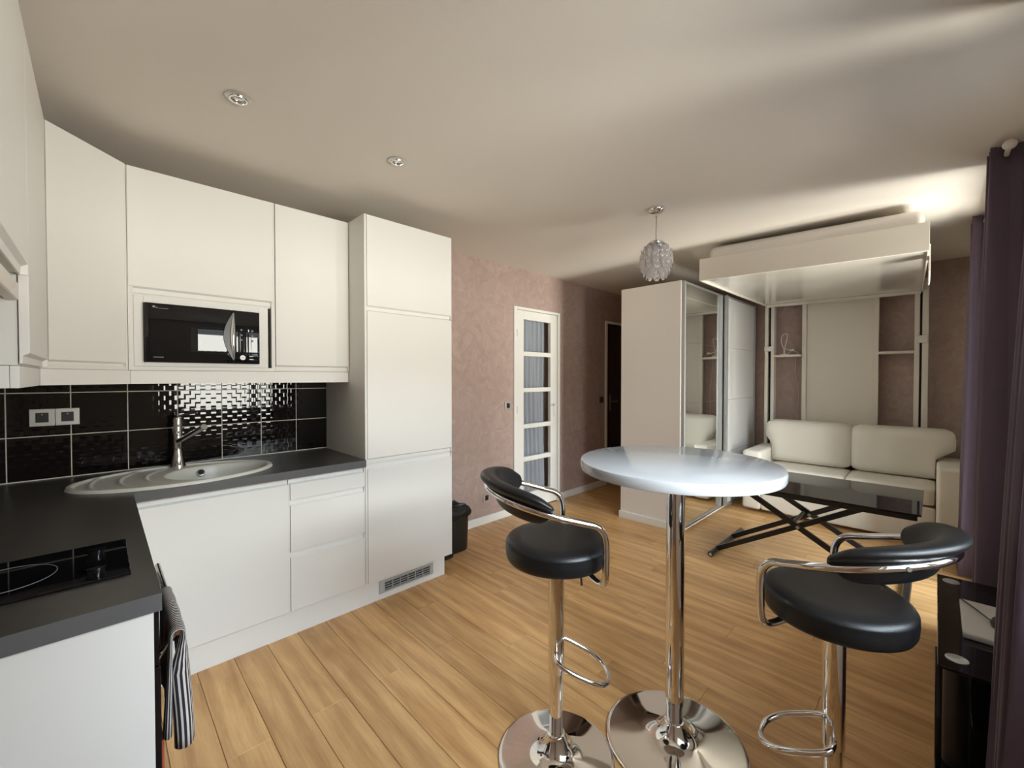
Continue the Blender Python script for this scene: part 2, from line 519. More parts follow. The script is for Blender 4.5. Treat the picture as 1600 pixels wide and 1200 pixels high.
rows = []
for iz in range(14):
    z = 0.10 + iz * (1.93 / 13)
    r = []
    for ix in range(70):
        u = ix / 69
        x = 3.10 + u * 0.42 + 0.012 * math.sin(iz * 0.5 + 2 * u)
        y = YN + 0.062 + 0.013 * math.sin(u * 34 + 0.6 * math.sin(iz * 0.35)) + 0.006 * math.sin(u * 75 + iz * .2)
        r.append((x, y, z))
    rows.append(r)
m = MB(); m.grid(rows); m.build('curtain', voile, d1, smooth=180)
h = MB()
h.box(3.600, 3.640, YN - 0.010, YN - 0.004, 0.955, 1.115, 0.004)
h.tube(smooth_path([(3.620, YN - 0.008, 1.088), (3.620, YN - 0.045, 1.088), (3.600, YN - 0.052, 1.088), (3.545, YN - 0.050, 1.086)], 6), 0.008, 10)
h.build('handle', trim_m, d1, smooth=40)
for z in (0.35, 1.06, 1.84):
    MB().lathe([(0.007, 0), (0.007, 0.07)], 10, (3.012, YN - 0.022, z - 0.035)).build('hinge', trim_m, d1, smooth=40)

# door 2: dark brown door down the corridor
d2 = sroot('door_2', (5.03, YN, 0), 'dark brown door with pale frame beyond the wardrobe')
fr = MB()
fr.box(4.636, 4.676, YN - 0.016, YN + 0.05, 0, 2.118, 0.003); fr.box(5.384, 5.424, YN - 0.016, YN + 0.05, 0, 2.118, 0.003)
fr.box(4.6761, 5.3839, YN - 0.016, YN + 0.05, 2.088, 2.118, 0.003)
fr.build('frame', trim_m, d2)
MB().box(4.679, 5.381, YN, YN + 0.04, 0.006, 2.086, 0.002).build('leaf', dark_door, d2)
h = MB(); h.box(4.735, 4.777, YN - 0.006, YN, 0.955, 1.165, 0.004)
h.tube(smooth_path([(4.756, YN - 0.004, 1.075), (4.756, YN - 0.045, 1.075), (4.78, YN - 0.052, 1.075), (4.86, YN - 0.05, 1.08)], 6), 0.008, 10)
h.build('handle', brass, d2, smooth=40)

# windows in the south wall (behind the camera and behind the curtains)
for i, w in enumerate((W1, W2)):
    WZ = WZS[i]
    wd = sroot('window_%d' % (i + 1), ((w[0] + w[1]) / 2, YS - 0.15, WZ[0]))
    f = MB(); y0, y1 = YS - 0.19, YS - 0.12
    f.box(w[0], w[0] + 0.05, y0, y1, WZ[0], WZ[1], 0.004); f.box(w[1] - 0.05, w[1], y0, y1, WZ[0], WZ[1], 0.004)
    f.box(w[0] + 0.0501, w[1] - 0.0501, y0, y1, WZ[0], WZ[0] + 0.06, 0.004); f.box(w[0] + 0.0501, w[1] - 0.0501, y0, y1, WZ[1] - 0.05, WZ[1], 0.004)
    f.build('frame', trim_m, wd)
    mid = (w[0] + w[1]) / 2
    for a, c in ((w[0] + 0.05, mid), (mid, w[1] - 0.05)):
        s = MB(); z0, z1 = WZ[0] + 0.062, WZ[1] - 0.052
        s.box(a + 0.002, a + 0.05, y0 + 0.01, y1 + 0.01, z0, z1, 0.003); s.box(c - 0.05, c - 0.002, y0 + 0.01, y1 + 0.01, z0, z1, 0.003)
        s.box(a + 0.0501, c - 0.0501, y0 + 0.01, y1 + 0.01, z0, z0 + 0.06, 0.003); s.box(a + 0.0501, c - 0.0501, y0 + 0.01, y1 + 0.01, z1 - 0.05, z1, 0.003)
        sh = s.build('sash', trim_m, wd)
        MB().box(a + 0.045, c - 0.045, y0 + 0.03, y0 + 0.036, z0 + 0.05, z1 - 0.045).build('pane', pane_m, sh)

# ------------------------------------------------------------------ kitchen fronts
def front(mb, u0, u1, z0, z1, fn, scoop=None, t=0.020, cap=True):
    """slab front; fn(u, w, z) maps width, depth behind the face, height to xyz; scoop = finger grip along 'top'/'bottom'"""
    if not scoop:
        mb.prism([(0, z0), (0, z1), (t, z1), (t, z0)], lambda w, z, u: fn(u, w, z), u0, u1, bevel=0.0015)
        return
    if scoop == 'top':
        prof = [(0, z0), (0, z1 - 0.030), (0.013, z1 - 0.022), (0.014, z1), (t, z1), (t, z0)]
        ca = (z1 - 0.034, z1)
    else:
        prof = [(0, z1), (0, z0 + 0.030), (0.013, z0 + 0.022), (0.014, z0), (t, z0), (t, z1)]
        ca = (z0, z0 + 0.034)
    mb.prism(prof, lambda w, z, u: fn(u, w, z), u0, u1 - 0.007, bevel=0.0012)
    mb.prism([(0, z0), (0, z1), (t, z1), (t, z0)], lambda w, z, u: fn(u, w, z), u1 - 0.0069, u1, bevel=0.001)
YF = 2.385                       # faces of the tall and base fronts (north run)
fnN = lambda u, w, z: (u, YF + w, z)
def carcass_box(mb, x0, x1, y0, y1, z0, z1, t=0.018, top=True):
    mb.box(x0, x0 + t, y0, y1, z0, z1); mb.box(x1 - t, x1, y0, y1, z0, z1)
    mb.box(x0 + t, x1 - t, y0, y1, z0, z0 + t)
    mb.box(x0 + t, x1 - t, y1 - 0.008, y1, z0 + t, z1)
    if top: mb.box(x0 + t, x1 - t, y0, y1 - 0.008, z1 - t, z1)

# sink unit
t = thing('sink_cabinet', 'white base cabinet with one wide plain door under the sink', 'cabinet', (0.40, 2.68, 0.0))
m = MB(); carcass_box(m, 0.103, 0.7065, YF + 0.022, 2.985, 0.146, 0.857, top=False)
m.box(0.08, 0.1025, YF + 0.022, YF + 0.04, 0.146, 0.857)
m.build('body', carcass, t)
m = MB(); front(m, 0.106, 0.7055, 0.148, 0.853, fnN, 'top'); m.build('door', lacquer, t)
# drawer unit
t = thing('drawer_cabinet', 'white base cabinet with three plain drawers beside the fridge unit', 'cabinet', (0.915, 2.68, 0.0))
m = MB(); carcass_box(m, 0.7075, 1.1205, YF + 0.022, 2.985, 0.146, 0.857); m.build('body', carcass, t)
for z0, z1 in ((0.740, 0.853), (0.463, 0.737), (0.148, 0.460)):
    m = MB(); front(m, 0.7085, 1.1195, z0, z1, fnN, 'top'); m.build('drawer', lacquer, t)
# tall fridge unit
t = thing('fridge_cabinet', 'tall white built-in fridge cabinet with three stacked doors', 'cabinet', (1.44, 2.68, 0.0))
m = MB()
m.box(1.122, 1.136, YF + 0.001, 2.985, 0.146, 2.362, 0.001); m.box(1.742, 1.757, YF + 0.022, 2.985, 0.146, 2.362, 0.001)
m.box(1.137, 1.741, YF + 0.022, 2.985, 2.34, 2.36); m.box(1.137, 1.741, 2.97, 2.985, 0.15, 2.34); m.box(1.137, 1.741, YF + 0.022, 2.97, 0.15, 0.17)
m.box(1.137, 1.741, YF + 0.022, 2.97, 0.855, 0.875); m.box(1.137, 1.741, YF + 0.022, 2.97, 1.79, 1.81)
m.build('body', carcass, t)
for z0, z1, sc in ((1.792, 2.360, 'bottom'), (0.871, 1.787, 'bottom'), (0.146, 0.862, 'top')):
    m = MB(); front(m, 1.138, 1.7565, z0, z1, fnN, sc); m.build('door', lacquer, t)
# plinth with vent grille
t = thing('plinth', 'white kickboard running under the base cabinets with a grey vent', 'plinth', (0.9, 2.44, 0))
MB().box(0.08, 1.225, 2.426, 2.442, 0.0, 0.1445, 0.001).build('board', lacquer, t)
m = MB(); m.box(1.2251, 1.72, 2.426, 2.442, 0.0, 0.036, 0.0005); m.box(1.6235, 1.72, 2.426, 2.442, 0.0361, 0.1445, 0.0005)
m.box(1.2251, 1.6234, 2.426, 2.442, 0.1145, 0.1445, 0.0005); m.build('board', lacquer, t)
m = MB(); m.box(1.2255, 1.262, 2.420, 2.436, 0.0365, 0.1135, 0.001); m.box(1.595, 1.623, 2.420, 2.436, 0.0365, 0.1135, 0.001)
m.box(1.2621, 1.5949, 2.420, 2.436, 0.0365, 0.046, 0.001); m.box(1.2621, 1.5949, 2.420, 2.436, 0.104, 0.1135, 0.001)
vg = m.build('vent_grille', vent_m, t)
for i in range(5):
    x = 1.262 + (i + 1) * 0.333 / 6
    MB().box(x - 0.002, x + 0.002, 2.421, 2.430, 0.046, 0.104).build('bar', vent_m, vg)
for i in range(4):
    z = 0.046 + (i + 0.5) * 0.058 / 4
    MB().hexa([(1.262, 2.4215, z), (1.262, 2.4215, z + 0.0022), (1.262, 2.429, z + 0.0015), (1.262, 2.429, z + 0.0037),
               (1.595, 2.4215, z), (1.595, 2.4215, z + 0.0022), (1.595, 2.429, z + 0.0015), (1.595, 2.429, z + 0.0037)]).build('slat', vent_m, vg)
MB().box(1.262, 1.595, 2.4385, 2.4405, 0.046, 0.104).build('shade_backing', shadow_m, vg)  # dark sheet that paints the shade behind the slats

# left run (mostly its end panel and oven edge are seen)
t = thing('end_cabinet', 'white base cabinet end panel below the hob worktop', 'cabinet', (-0.22, 1.5, 0))
MB().box(-0.53, 0.081, 1.243, 1.261, 0.0, 0.8595, 0.001).build('side_panel', lacquer, t)
m = MB(); m.box(-0.535, -0.52, 1.262, 2.98, 0.0, 0.855); m.box(-0.519, 0.070, 1.866, 1.884, 0.0, 0.855); m.box(0.062, 0.080, 1.8845, 2.386, 0.10, 0.855)
m.build('body', carcass, t)
t = thing('oven', 'black built-in oven under the hob with a bar handle', 'oven', (-0.2, 1.56, 0.1))
MB().box(-0.50, 0.074, 1.264, 1.862, 0.105, 0.850, 0.001).build('body', black_plastic, t)
MB().box(0.0745, 0.094, 1.264, 1.862, 0.13, 0.715, 0.002).build('door', black_gloss, t)
MB().box(0.0745, 0.092, 1.264, 1.862, 0.720, 0.850, 0.002).build('control_panel', black_gloss, t)
m = MB()
m.tube([(0.132, 1.322, 0.755), (0.132, 1.836, 0.755)], 0.009, 12)
for y in (1.335, 1.812): m.tube([(0.094, y, 0.700), (0.118, y, 0.735), (0.132, y, 0.755)], 0.008, 10)
m.build('handle', chrome, t, smooth=40)

# worktop, L shaped, with the sink cut-out
SXC, SYC, SA, SB = 0.285, 2.640, 0.402, 0.262
m = MB()
outer = [(-0.535, 1.232), (0.095, 1.232), (0.095, 2.365), (1.1185, 2.365), (1.1185, 2.992), (-0.535, 2.992)]
inner = [(SXC + (SA - 0.012) * math.cos(a * 2 * PI / 64), SYC + (SB - 0.012) * math.sin(a * 2 * PI / 64)) for a in range(64)]
ov = [m.bm.verts.new((x, y, 0.9)) for x, y in outer]
iv = [m.bm.verts.new((x, y, 0.9)) for x, y in inner]
es = [m.bm.edges.new((ov[i], ov[(i + 1) % len(ov)])) for i in range(len(ov))] + [m.bm.edges.new((iv[i], iv[(i + 1) % 64])) for i in range(64)]
r = bmesh.ops.triangle_fill(m.bm, use_beauty=True, edges=es)
fs = [f for f in r['geom'] if isinstance(f, bmesh.types.BMFace)]
e = bmesh.ops.extrude_face_region(m.bm, geom=fs)
bmesh.ops.translate(m.bm, verts=[v for v in e['geom'] if isinstance(v, bmesh.types.BMVert)], vec=(0, 0, -0.04))
bmesh.ops.recalc_face_normals(m.bm, faces=m.bm.faces[:])
for f in m.bm.faces:
    if abs(f.normal.z) < 0.5: f.material_index = 1
wt = m.build('worktop', [worktop_m, worktop_edge])
tag(wt, 'dark grey laminate L-shaped worktop over the base cabinets', 'worktop')

# sink: one cream resin casting as a height field over an oval
t = thing('sink', 'cream oval inset sink with ribbed drainer on the grey worktop', 'sink', (SXC, SYC, 0.9))
BX, BY, BA, BB = 0.435, 2.635, 0.215, 0.190
def ss(a, b_, v):
    v = max(0.0, min(1.0, (v - a) / (b_ - a))); return v * v * (3 - 2 * v)
def sink_z(x, y, r):
    z = 0.014 * ss(1.0, 0.985, r) - 0.010 * ss(0.955, 0.915, r)
    q = math.hypot((x - BX) / BA, (y - BY) / BB)
    z += -0.150 * ss(1.02, 0.80, q)
    if q > 1.03 and r < 0.93:
        for rq in (1.42, 1.85, 2.30):
            d = math.hypot((x - BX - 0.02) / 0.215, (y - BY) / 0.215)
            ang = math.atan2(y - BY, x - BX)
            if abs(abs(ang) - PI) < 0.85: z += 0.007 * math.exp(-((d - rq) / 0.035) ** 2)
    return z
rows = []
for i in range(85):
    r = 1 - i / 85
    rows.append([(SXC + SA * r * math.cos(2 * PI * k / 160), SYC + SB * r * math.sin(2 * PI * k / 160), 0.9005 + sink_z(SXC + SA * r * math.cos(2 * PI * k / 160), SYC + SB * r * math.sin(2 * PI * k / 160), r)) for k in range(160)])
m = MB(); V = m.grid(rows, close_u=True)
m.bm.faces.new(V[-1])
bmesh.ops.recalc_face_normals(m.bm, faces=m.bm.faces[:])
m.build('basin', resin, t, smooth=180)
# overflow fitted on the back wall of the bowl
ovn = Vector((0.0, -0.80, 0.55)).normalized()
mat = Matrix.Translation((0.385, 2.800, 0.872)) @ ovn.to_track_quat('Z', 'Y').to_matrix().to_4x4()
m = MB().lathe([(0.0, 0.004), (0.008, 0.004), (0.010, 0.002), (0.014, 0.002), (0.015, 0.006), (0.018, 0.005), (0.019, -0.006)], 24); m.transform(mat); og = m.build('overflow', steel, t, smooth=40)
m = MB().lathe([(0.0, 0.0062), (0.0125, 0.0062), (0.0125, 0.003)], 20); m.transform(mat); m.build('shade_disc', shadow_m, og)  # dark disc that paints the shade inside the overflow hole
m = MB().lathe([(0.0, 0.006), (0.036, 0.006), (0.040, 0.003), (0.042, 0.0)], 28, (BX, BY, 0.7515)); m.build('drain', steel, t, smooth=40)

# tap
t = thing('faucet', 'chrome single-lever tap behind the cream sink', 'faucet', (0.294, 2.86, 0.905))
c = (0.294, 2.86, 0.0)
MB().lathe([(0.036, 0.905), (0.036, 0.912), (0.030, 0.925), (0.020, 0.995), (0.019, 1.005)], 28, c).build('base', chrome, t, smooth=40)
MB().lathe([(0.0195, 1.005), (0.0195, 1.040), (0.021, 1.042), (0.021, 1.048), (0.0195, 1.050), (0.0215, 1.085), (0.0215, 1.090), (0.020, 1.092), (0.022, 1.130), (0.022, 1.165), (0.019, 1.175), (0.0, 1.178)], 28, c).build('body', chrome, t, smooth=40)
m = MB(); m.tube([(0.294, 2.855, 1.045), (0.318, 2.80, 1.068), (0.352, 2.715, 1.105), (0.376, 2.655, 1.131)], 0.0145, 16); m.build('spout', chrome, t, smooth=40)
m = MB(); m.tube([(0.376, 2.655, 1.131), (0.380, 2.645, 1.1355)], 0.0155, 16); m.build('nozzle', steel, t, smooth=40)
m = MB(); m.tube(smooth_path([(0.294, 2.86, 1.176), (0.305, 2.845, 1.186), (0.335, 2.80, 1.196), (0.365, 2.75, 1.203)], 5), 0.0045, 10); m.build('lever', chrome, t, smooth=40)

# hob
t = thing('hob', 'black glass two-ring hob set in the left worktop', 'hob', (-0.21, 1.552, 0.9))
MB().box(-0.47, 0.050, 1.400, 1.703, 0.9, 0.9065, 0.0015).build('glass', black_gloss, t)
for x in (-0.36, -0.17):
    m = MB(); n = 56; pts = [(x + 0.088 * math.cos(2 * PI * k / n), 1.552 + 0.088 * math.sin(2 * PI * k / n), 0.9066) for k in range(n)]
    m.tube(pts, 0.0009, 6, closed=True); m.build('ring', mark_m, t, smooth=60)
for y in (1.46, 1.61):
    m = MB().lathe([(0.0165, 0.9065), (0.0160, 0.916), (0.0195, 0.9175), (0.0195, 0.920), (0.0, 0.9205)], 28, (-0.012, y, 0)); m.build('knob', black_gloss, t, smooth=40)

# ------------------------------------------------------------------ upper cabinets
YU = 2.600
fnU = lambda u, w, z: (u, YU + w, z)
t = thing('wall_cabinet', 'narrow white wall cabinet between microwave and fridge unit', 'cabinet', (0.9, 2.8, 1.42))
m = MB(); carcass_box(m, 0.703, 1.1195, YU + 0.022, 2.985, 1.424, 2.360); m.build('body', carcass, t)
m = MB(); front(m, 0.705, 1.1185, 1.4285, 2.360, fnU, 'bottom'); m.build('door', lacquer, t)
t = thing('microwave_cabinet', 'white wall cabinet with a lift-up door over the microwave niche', 'cabinet', (0.4, 2.8, 1.42))
m = MB(); carcass_box(m, 0.094, 0.7015, YU + 0.003, 2.985, 1.424, 2.360); m.box(0.112, 0.6835, YU + 0.022, 2.97, 1.775, 1.79); m.build('body', carcass, t)
m = MB(); front(m, 0.096, 0.7005, 1.783, 2.360, fnU, 'bottom'); m.build('door', lacquer, t)
m = MB()                           # infill frame around the microwave
m.box(0.113, 0.148, YU + 0.010, YU + 0.026, 1.443, 1.774, 0.001); m.box(0.621, 0.668, YU + 0.010, YU + 0.026, 1.443, 1.774, 0.001)
m.box(0.1481, 0.6209, YU + 0.010, YU + 0.026, 1.443, 1.462, 0.001); m.box(0.1481, 0.6209, YU + 0.010, YU + 0.026, 1.742, 1.774, 0.001)
m.build('infill_frame', lacquer, t)
# microwave
t = thing('microwave', 'black glass microwave oven set into the white cabinet niche', 'microwave', (0.385, 2.75, 1.46))
MB().box(0.152, 0.617, YU + 0.003, 2.93, 1.4635, 1.740, 0.003).build('body', black_plastic, t)
m = MB(); rows = []
for k in range(13):                # slightly bowed door glass
    u = k / 12; x = 0.150 + u * 0.342; rows.append(x)
pf = [(x, YU - 0.016 - 0.006 * math.sin(PI * (x - 0.15) / 0.47)) for x in rows] + [(0.492, YU + 0.002), (0.150, YU + 0.002)]
m.prism(pf, lambda a, b2, d: (a, b2, d), 1.463, 1.7405, 0.0015)
dr = m.build('door', black_gloss, t, smooth=30)
pf = [(0.494 + k * 0.0126, YU - 0.0215 + 0.0055 * (k / 10)) for k in range(11)] + [(0.620, YU + 0.002), (0.494, YU + 0.002)]
m = MB(); m.prism(pf, lambda a, b2, d: (a, b2, d), 1.463, 1.7405, 0.0015); cp = m.build('control_panel', black_gloss, t, smooth=30)
# lens-shaped handle: dark scoop and bright chrome blade
def lens(mb, xa, xb, y_out, z0, z1, bulgeL, bulgeR, n=18):
    L_, R_ = [], []
    for k in range(n + 1):
        v = k / n; z = z0 + (z1 - z0) * v; w = math.sin(PI * v)
        L_.append((xa - bulgeL * w, z)); R_.append((xb + bulgeR * w, z))
    a = L_ + R_[::-1][1:-1]
    mb.prism(a, lambda p, z, d: (p, d, z), y_out, YU - 0.018)
m = MB(); lens(m, 0.498, 0.498, YU - 0.026, 1.478, 1.728, 0.043, 0.010); m.build('handle_scoop', black_plastic, dr, smooth=30)
m = MB(); rows = []
for k in range(25):
    v = k / 24; z = 1.482 + 0.244 * v; w = math.sin(PI * v)
    xl, xr = 0.499 - 0.014 * w, 0.501 + 0.008 * w
    rows.append([(xl + (xr - xl) * q / 6, YU - 0.027 - 0.016 * w * math.sin(PI * (0.15 + 0.8 * q / 6)), z) for q in range(7)])
m.grid(rows); bmesh.ops.recalc_face_normals(m.bm, faces=m.bm.faces[:]); m.build('handle', chrome, dr, smooth=180)
for k in range(3):
    z = 1.640 - k * 0.0265
    MB().lathe([(0.0, 0), (0.005, 0), (0.005, 0.003)], 16, (0.535, YU - 0.0215, z), 'y').build('button', black_plastic, cp, smooth=40)
    MB().lathe([(0.0, 0), (0.0055, 0), (0.0055, 0.003)], 16, (0.585, YU - 0.020, z - 0.002), 'y').build('button', black_plastic, cp, smooth=40)
MB().lathe([(0.0, 0), (0.0125, 0), (0.0125, 0.004)], 24, (0.540, YU - 0.0225, 1.4945), 'y').build('start_button', white_print, cp, smooth=40)
for xa in (0.5345, 0.5415): MB().box(xa, xa + 0.004, YU - 0.0232, YU - 0.022, 1.493, 1.496).build('print', mark_m, cp)
for bx_ in ((0.572, 0.590, 1.5005, 1.5040), (0.571, 0.590, 1.4845, 1.4880), (0.566, 0.5695, 1.632, 1.645)): MB().box(bx_[0], bx_[1], YU - 0.0190, YU - 0.017, bx_[2], bx_[3]).build('print', white_print, cp)
m = MB()                           # tiny worn lettering, too small to read
m.box(0.178, 0.188, YU - 0.0200, YU - 0.018, 1.719, 1.728); m.box(0.190, 0.196, YU - 0.0200, YU - 0.018, 1.717, 1.722); m.box(0.198, 0.236, YU - 0.0204, YU - 0.018, 1.7165, 1.7185)
for q in range(9): m.box(0.180 + q * 0.0042, 0.1832 + q * 0.0042, YU - 0.0202, YU - 0.018, 1.484, 1.488)
m.build('print', mark_m, dr)['kind'] = 'stuff'

# corner cabinet with diagonal door
A, B = Vector((-0.139, 2.366, 0)), Vector((0.092, 2.602, 0))
du = (B - A); wl = du.length; du.normalize(); dn = Vector((-du.y, du.x, 0))
fnD = lambda u, w, z: tuple(A + du * u + dn * w + Vector((0, 0, z)))
t = thing('corner_cabinet', 'white corner wall cabinet with a diagonal door', 'cabinet', (-0.2, 2.7, 1.42))
m = MB()
poly = [(-0.118, 2.392), (0.070, 2.586), (0.0925, 2.605), (0.0925, 2.985), (-0.53, 2.985), (-0.53, 2.370), (-0.142, 2.370)]
m.prism(poly, lambda a, b2, d: (a, b2, d), 1.424, 1.442); m.prism(poly, lambda a, b2, d: (a, b2, d), 2.342, 2.360)
m.box(0.075, 0.0925, 2.606, 2.985, 1.4421, 2.3419); m.box(-0.53, -0.145, 2.369, 2.386, 1.4421, 2.3419)
m.build('body', carcass, t)
m = MB(); front(m, 0.003, wl - 0.003, 1.4285, 2.362, fnD, 'bottom'); m.build('door', lacquer, t)

# left wall cabinets
XU = -0.140
fnL = lambda u, w, z: (XU - w, u, z)
t = thing('side_cabinet', 'slim white wall cabinet between the range hood and the corner cabinet', 'cabinet', (-0.34, 2.08, 1.42))
m = MB(); m.box(-0.53, XU - 0.022, 1.803, 1.820, 1.424, 2.36, 0.001); m.box(-0.53, XU - 0.022, 2.348, 2.366, 1.424, 2.36)
m.box(-0.53, XU - 0.022, 1.8205, 2.3475, 1.424, 1.442); m.box(-0.53, XU - 0.022, 1.8205, 2.3475, 2.342, 2.36)
m.build('body', carcass, t)
m = MB(); front(m, 1.795, 2.362, 1.4285, 2.364, fnL, 'bottom'); m.build('door', lacquer, t)
t = thing('hood_cabinet', 'white wall cabinet mounted above the range hood', 'cabinet', (-0.34, 1.5, 1.68))
m = MB(); m.box(-0.53, XU - 0.022, 1.19, 1.21, 1.68, 2.36); m.box(-0.53, XU - 0.022, 1.775, 1.793, 1.68, 2.36); m.box(-0.53, XU - 0.022, 1.2105, 1.7745, 1.68, 1.70); m.box(-0.53, XU - 0.022, 1.2105, 1.7745, 2.34, 2.36)
m.build('body', carcass, t)
m = MB(); front(m, 1.19, 1.791, 1.675, 2.364, fnL, 'bottom'); m.build('door', lacquer, t)
t = thing('range_hood', 'slim white range hood visor under the cabinet above the hob', 'range hood', (-0.34, 1.5, 1.6))
MB().box(-0.53, -0.185, 1.20, 1.790, 1.612, 1.674, 0.003).build('body', carcass, t)
MB().box(-0.1845, -0.158, 1.20, 1.792, 1.604, 1.652, 0.004).build('visor', white_plastic, t)
MB().box(-0.50, -0.20, 1.23, 1.76, 1.606, 1.6115).build('filter', steel, t)
struct(MB().box(-0.539, -0.160, 1.10, 1.822, 2.366, ZC - 0.001).build('trim_1', filler_m))
struct(MB().box(-0.539, -0.160, 1.825, 2.700, 2.366, ZC - 0.001).build('trim_2', filler_m))
# light pelmet under the wall cabinets
t = thing('pelmet', 'white light pelmet strip below the wall cabinets', 'pelmet', (0.3, 2.62, 1.36))
MB().box(0.1005, 1.1195, YU + 0.010, YU + 0.028, 1.360, 1.4225, 0.001).build('strip', lacquer, t)
p0, p1 = Vector((-0.158, 2.345, 0)), Vector((0.100, 2.612, 0))
d_ = (p1 - p0).normalized(); n_ = Vector((-d_.y, d_.x, 0)) * 0.018
MB().prism([tuple(p0.xy), tuple(p1.xy), tuple((p1 + n_).xy), tuple((p0 + n_).xy)], lambda a, b2, d: (a, b2, d), 1.360, 1.4225, 0.001).build('strip', lacquer, t)
MB().box(-0.178, -0.160, 1.800, 2.344, 1.360, 1.4225, 0.001).build('strip', lacquer, t)
MB().box(-0.52, -0.179, 1.800, 1.818, 1.360, 1.4225, 0.001).build('strip', lacquer, t)

# sockets and switches
def plate(name, label, cat, cx, cz, n=1, sz=0.082, insert=(0.042, 0.055), yw=YN, mt=plate_m):
    t = thing(name, label, cat, (cx, yw, cz))
    for i in range(n):
        x = cx + (i - (n - 1) / 2) * (sz + 0.001)
        MB().box(x - sz / 2, x + sz / 2, yw - 0.010, yw - 0.0005, cz - sz / 2, cz + sz / 2, 0.002).build('plate', mt, t)
        ins = MB().box(x - insert[0] / 2, x + insert[0] / 2, yw - 0.0125, yw - 0.009, cz - insert[1] / 2, cz + insert[1] / 2, 0.001).build('insert', dark_insert, t)
        MB().lathe([(0.0, -0.0142), (0.0025, -0.0142), (0.0025, -0.012)], 10, (x, yw, cz + 0.014), 'y').build('pin', steel, ins, smooth=40)
    return t
plate('double_socket', 'silver double wall socket on the black tiles', 'socket', -0.1565, 1.199, 2, 0.082, (0.042, 0.046), yw=YN - 0.012)
plate('light_switch', 'silver light switch on the pink wall beside the glazed door', 'switch', 2.894, 1.11, 1, 0.086, (0.040, 0.048))
plate('wall_socket', 'silver wall socket low on the pink wall near the bin', 'socket', 2.610, 0.245, 1, 0.085, (0.040, 0.048))
plate('dark_switch', 'dark switch on the wall in front of the brown door', 'switch', 4.555, 1.105, 1, 0.08, (0.045, 0.048), mt=M('brown_plate', (0.10, 0.07, 0.055), 0.5, var=0.1))

# towel on the oven handle: cloth with stripes across its width
t = thing('tea_towel', 'black and white striped tea towel hanging on the oven handle', 'towel', (0.14, 1.45, 0.75))
def cloth(prof, plan, per, name, mat, thick=0.003):
    """prof: (dx, z) down the cloth; plan: (dx, y) across the width"""
    rows, uvs = [], []
    arc = [0]
    for a, c2 in zip(plan, plan[1:]): arc.append(arc[-1] + math.hypot(c2[0] - a[0], c2[1] - a[1]))
    for i, (px, pz, k) in enumerate(prof):
        rows.append([(px + q[0] * k, q[1] + (0.0), pz) for q in plan])
        uvs.append([(s / per, i / 10) for s in arc])
    m = MB(); m.grid(rows, uvs)
    o = m.build(name, mat, t, smooth=180)
    md = o.modifiers.new('solid', 'SOLIDIFY'); md.thickness = thick; md.offset = 0
    return o
def curl(y0, y1, bulge, hook, n=30, wav=0.004):
    out = [(-hook * 1.0, y0 + 0.016), (-hook * 0.8, y0 + 0.004), (-hook * 0.45, y0 - 0.002), (-hook * 0.15, y0 + 0.002)]
    for i in range(n + 1):
        u = i / n
        out.append((bulge * math.sin(PI * u) + wav * math.sin(u * 19), y0 + 0.010 + (y1 - y0 - 0.010) * u))
    return out
top = [(0.1322 - 0.0125 * math.cos(a * PI / 10), 0.755 + 0.0125 * math.sin(a * PI / 10), 0.15) for a in range(0, 11)]
frontp = [(0.1450 + 0.012 * ss(0, 1, i / 9), 0.752 - 0.285 * i / 9, 0.15 + 0.85 * min(1, i / 3)) for i in range(1, 10)]
backp = [(0.1197 - 0.004 * i / 6, 0.752 - 0.245 * i / 6, 0.15 + 0.3 * i / 6) for i in range(6, 0, -1)]
cloth(backp + top + frontp, [(a, b2) for a, b2 in curl(1.305, 1.60, 0.010, 0.034)], 0.0105, 'cloth', towel_m)
t2 = thing('pot_cloth', 'small red cloth hanging below the striped towel', 'cloth', (0.115, 1.35, 0.45))
m = MB(); m.box(0.099, 0.105, 1.350, 1.45, 0.385, 0.480, 0.003); m.build('fabric', red_m, t2)
m = MB(); m.tube([(0.102, 1.44, 0.478), (0.104, 1.44, 0.62), (0.1195, 1.44, 0.7455)], 0.0015, 6); m.build('hanging_loop', red_m, t2)

# ------------------------------------------------------------------ bin behind the fridge unit
t = thing('trash_bin', 'black plastic bin with a bag behind the fridge cabinet', 'bin', (1.99, 2.76, 0))
m = MB(); rows = []
for z, s in ((0.0, 0.90), (0.012, 0.94), (0.16, 0.97), (0.318, 1.0)):
    ring = []
    for k in range(40):
        a = 2 * PI * k / 40; ca, sa_ = math.cos(a), math.sin(a); e_ = 0.45
        ring.append((1.985 + 0.150 * s * math.copysign(abs(ca) ** e_, ca), 2.755 + 0.125 * s * math.copysign(abs(sa_) ** e_, sa_), z))
    rows.append(ring)
V = m.grid(rows, close_u=True); m.bm.faces.new(V[0][::-1]); bmesh.ops.recalc_face_normals(m.bm, faces=m.bm.faces[:])
m.build('body', black_plastic, t, smooth=40)
m = MB(); m.box(1.80, 1.93, 2.585, 2.70, 0.0, 0.055, 0.022, 4); m.build('foot', black_plastic, t, smooth=40)
m = MB(); rows = []
rnd = random.Random(3)
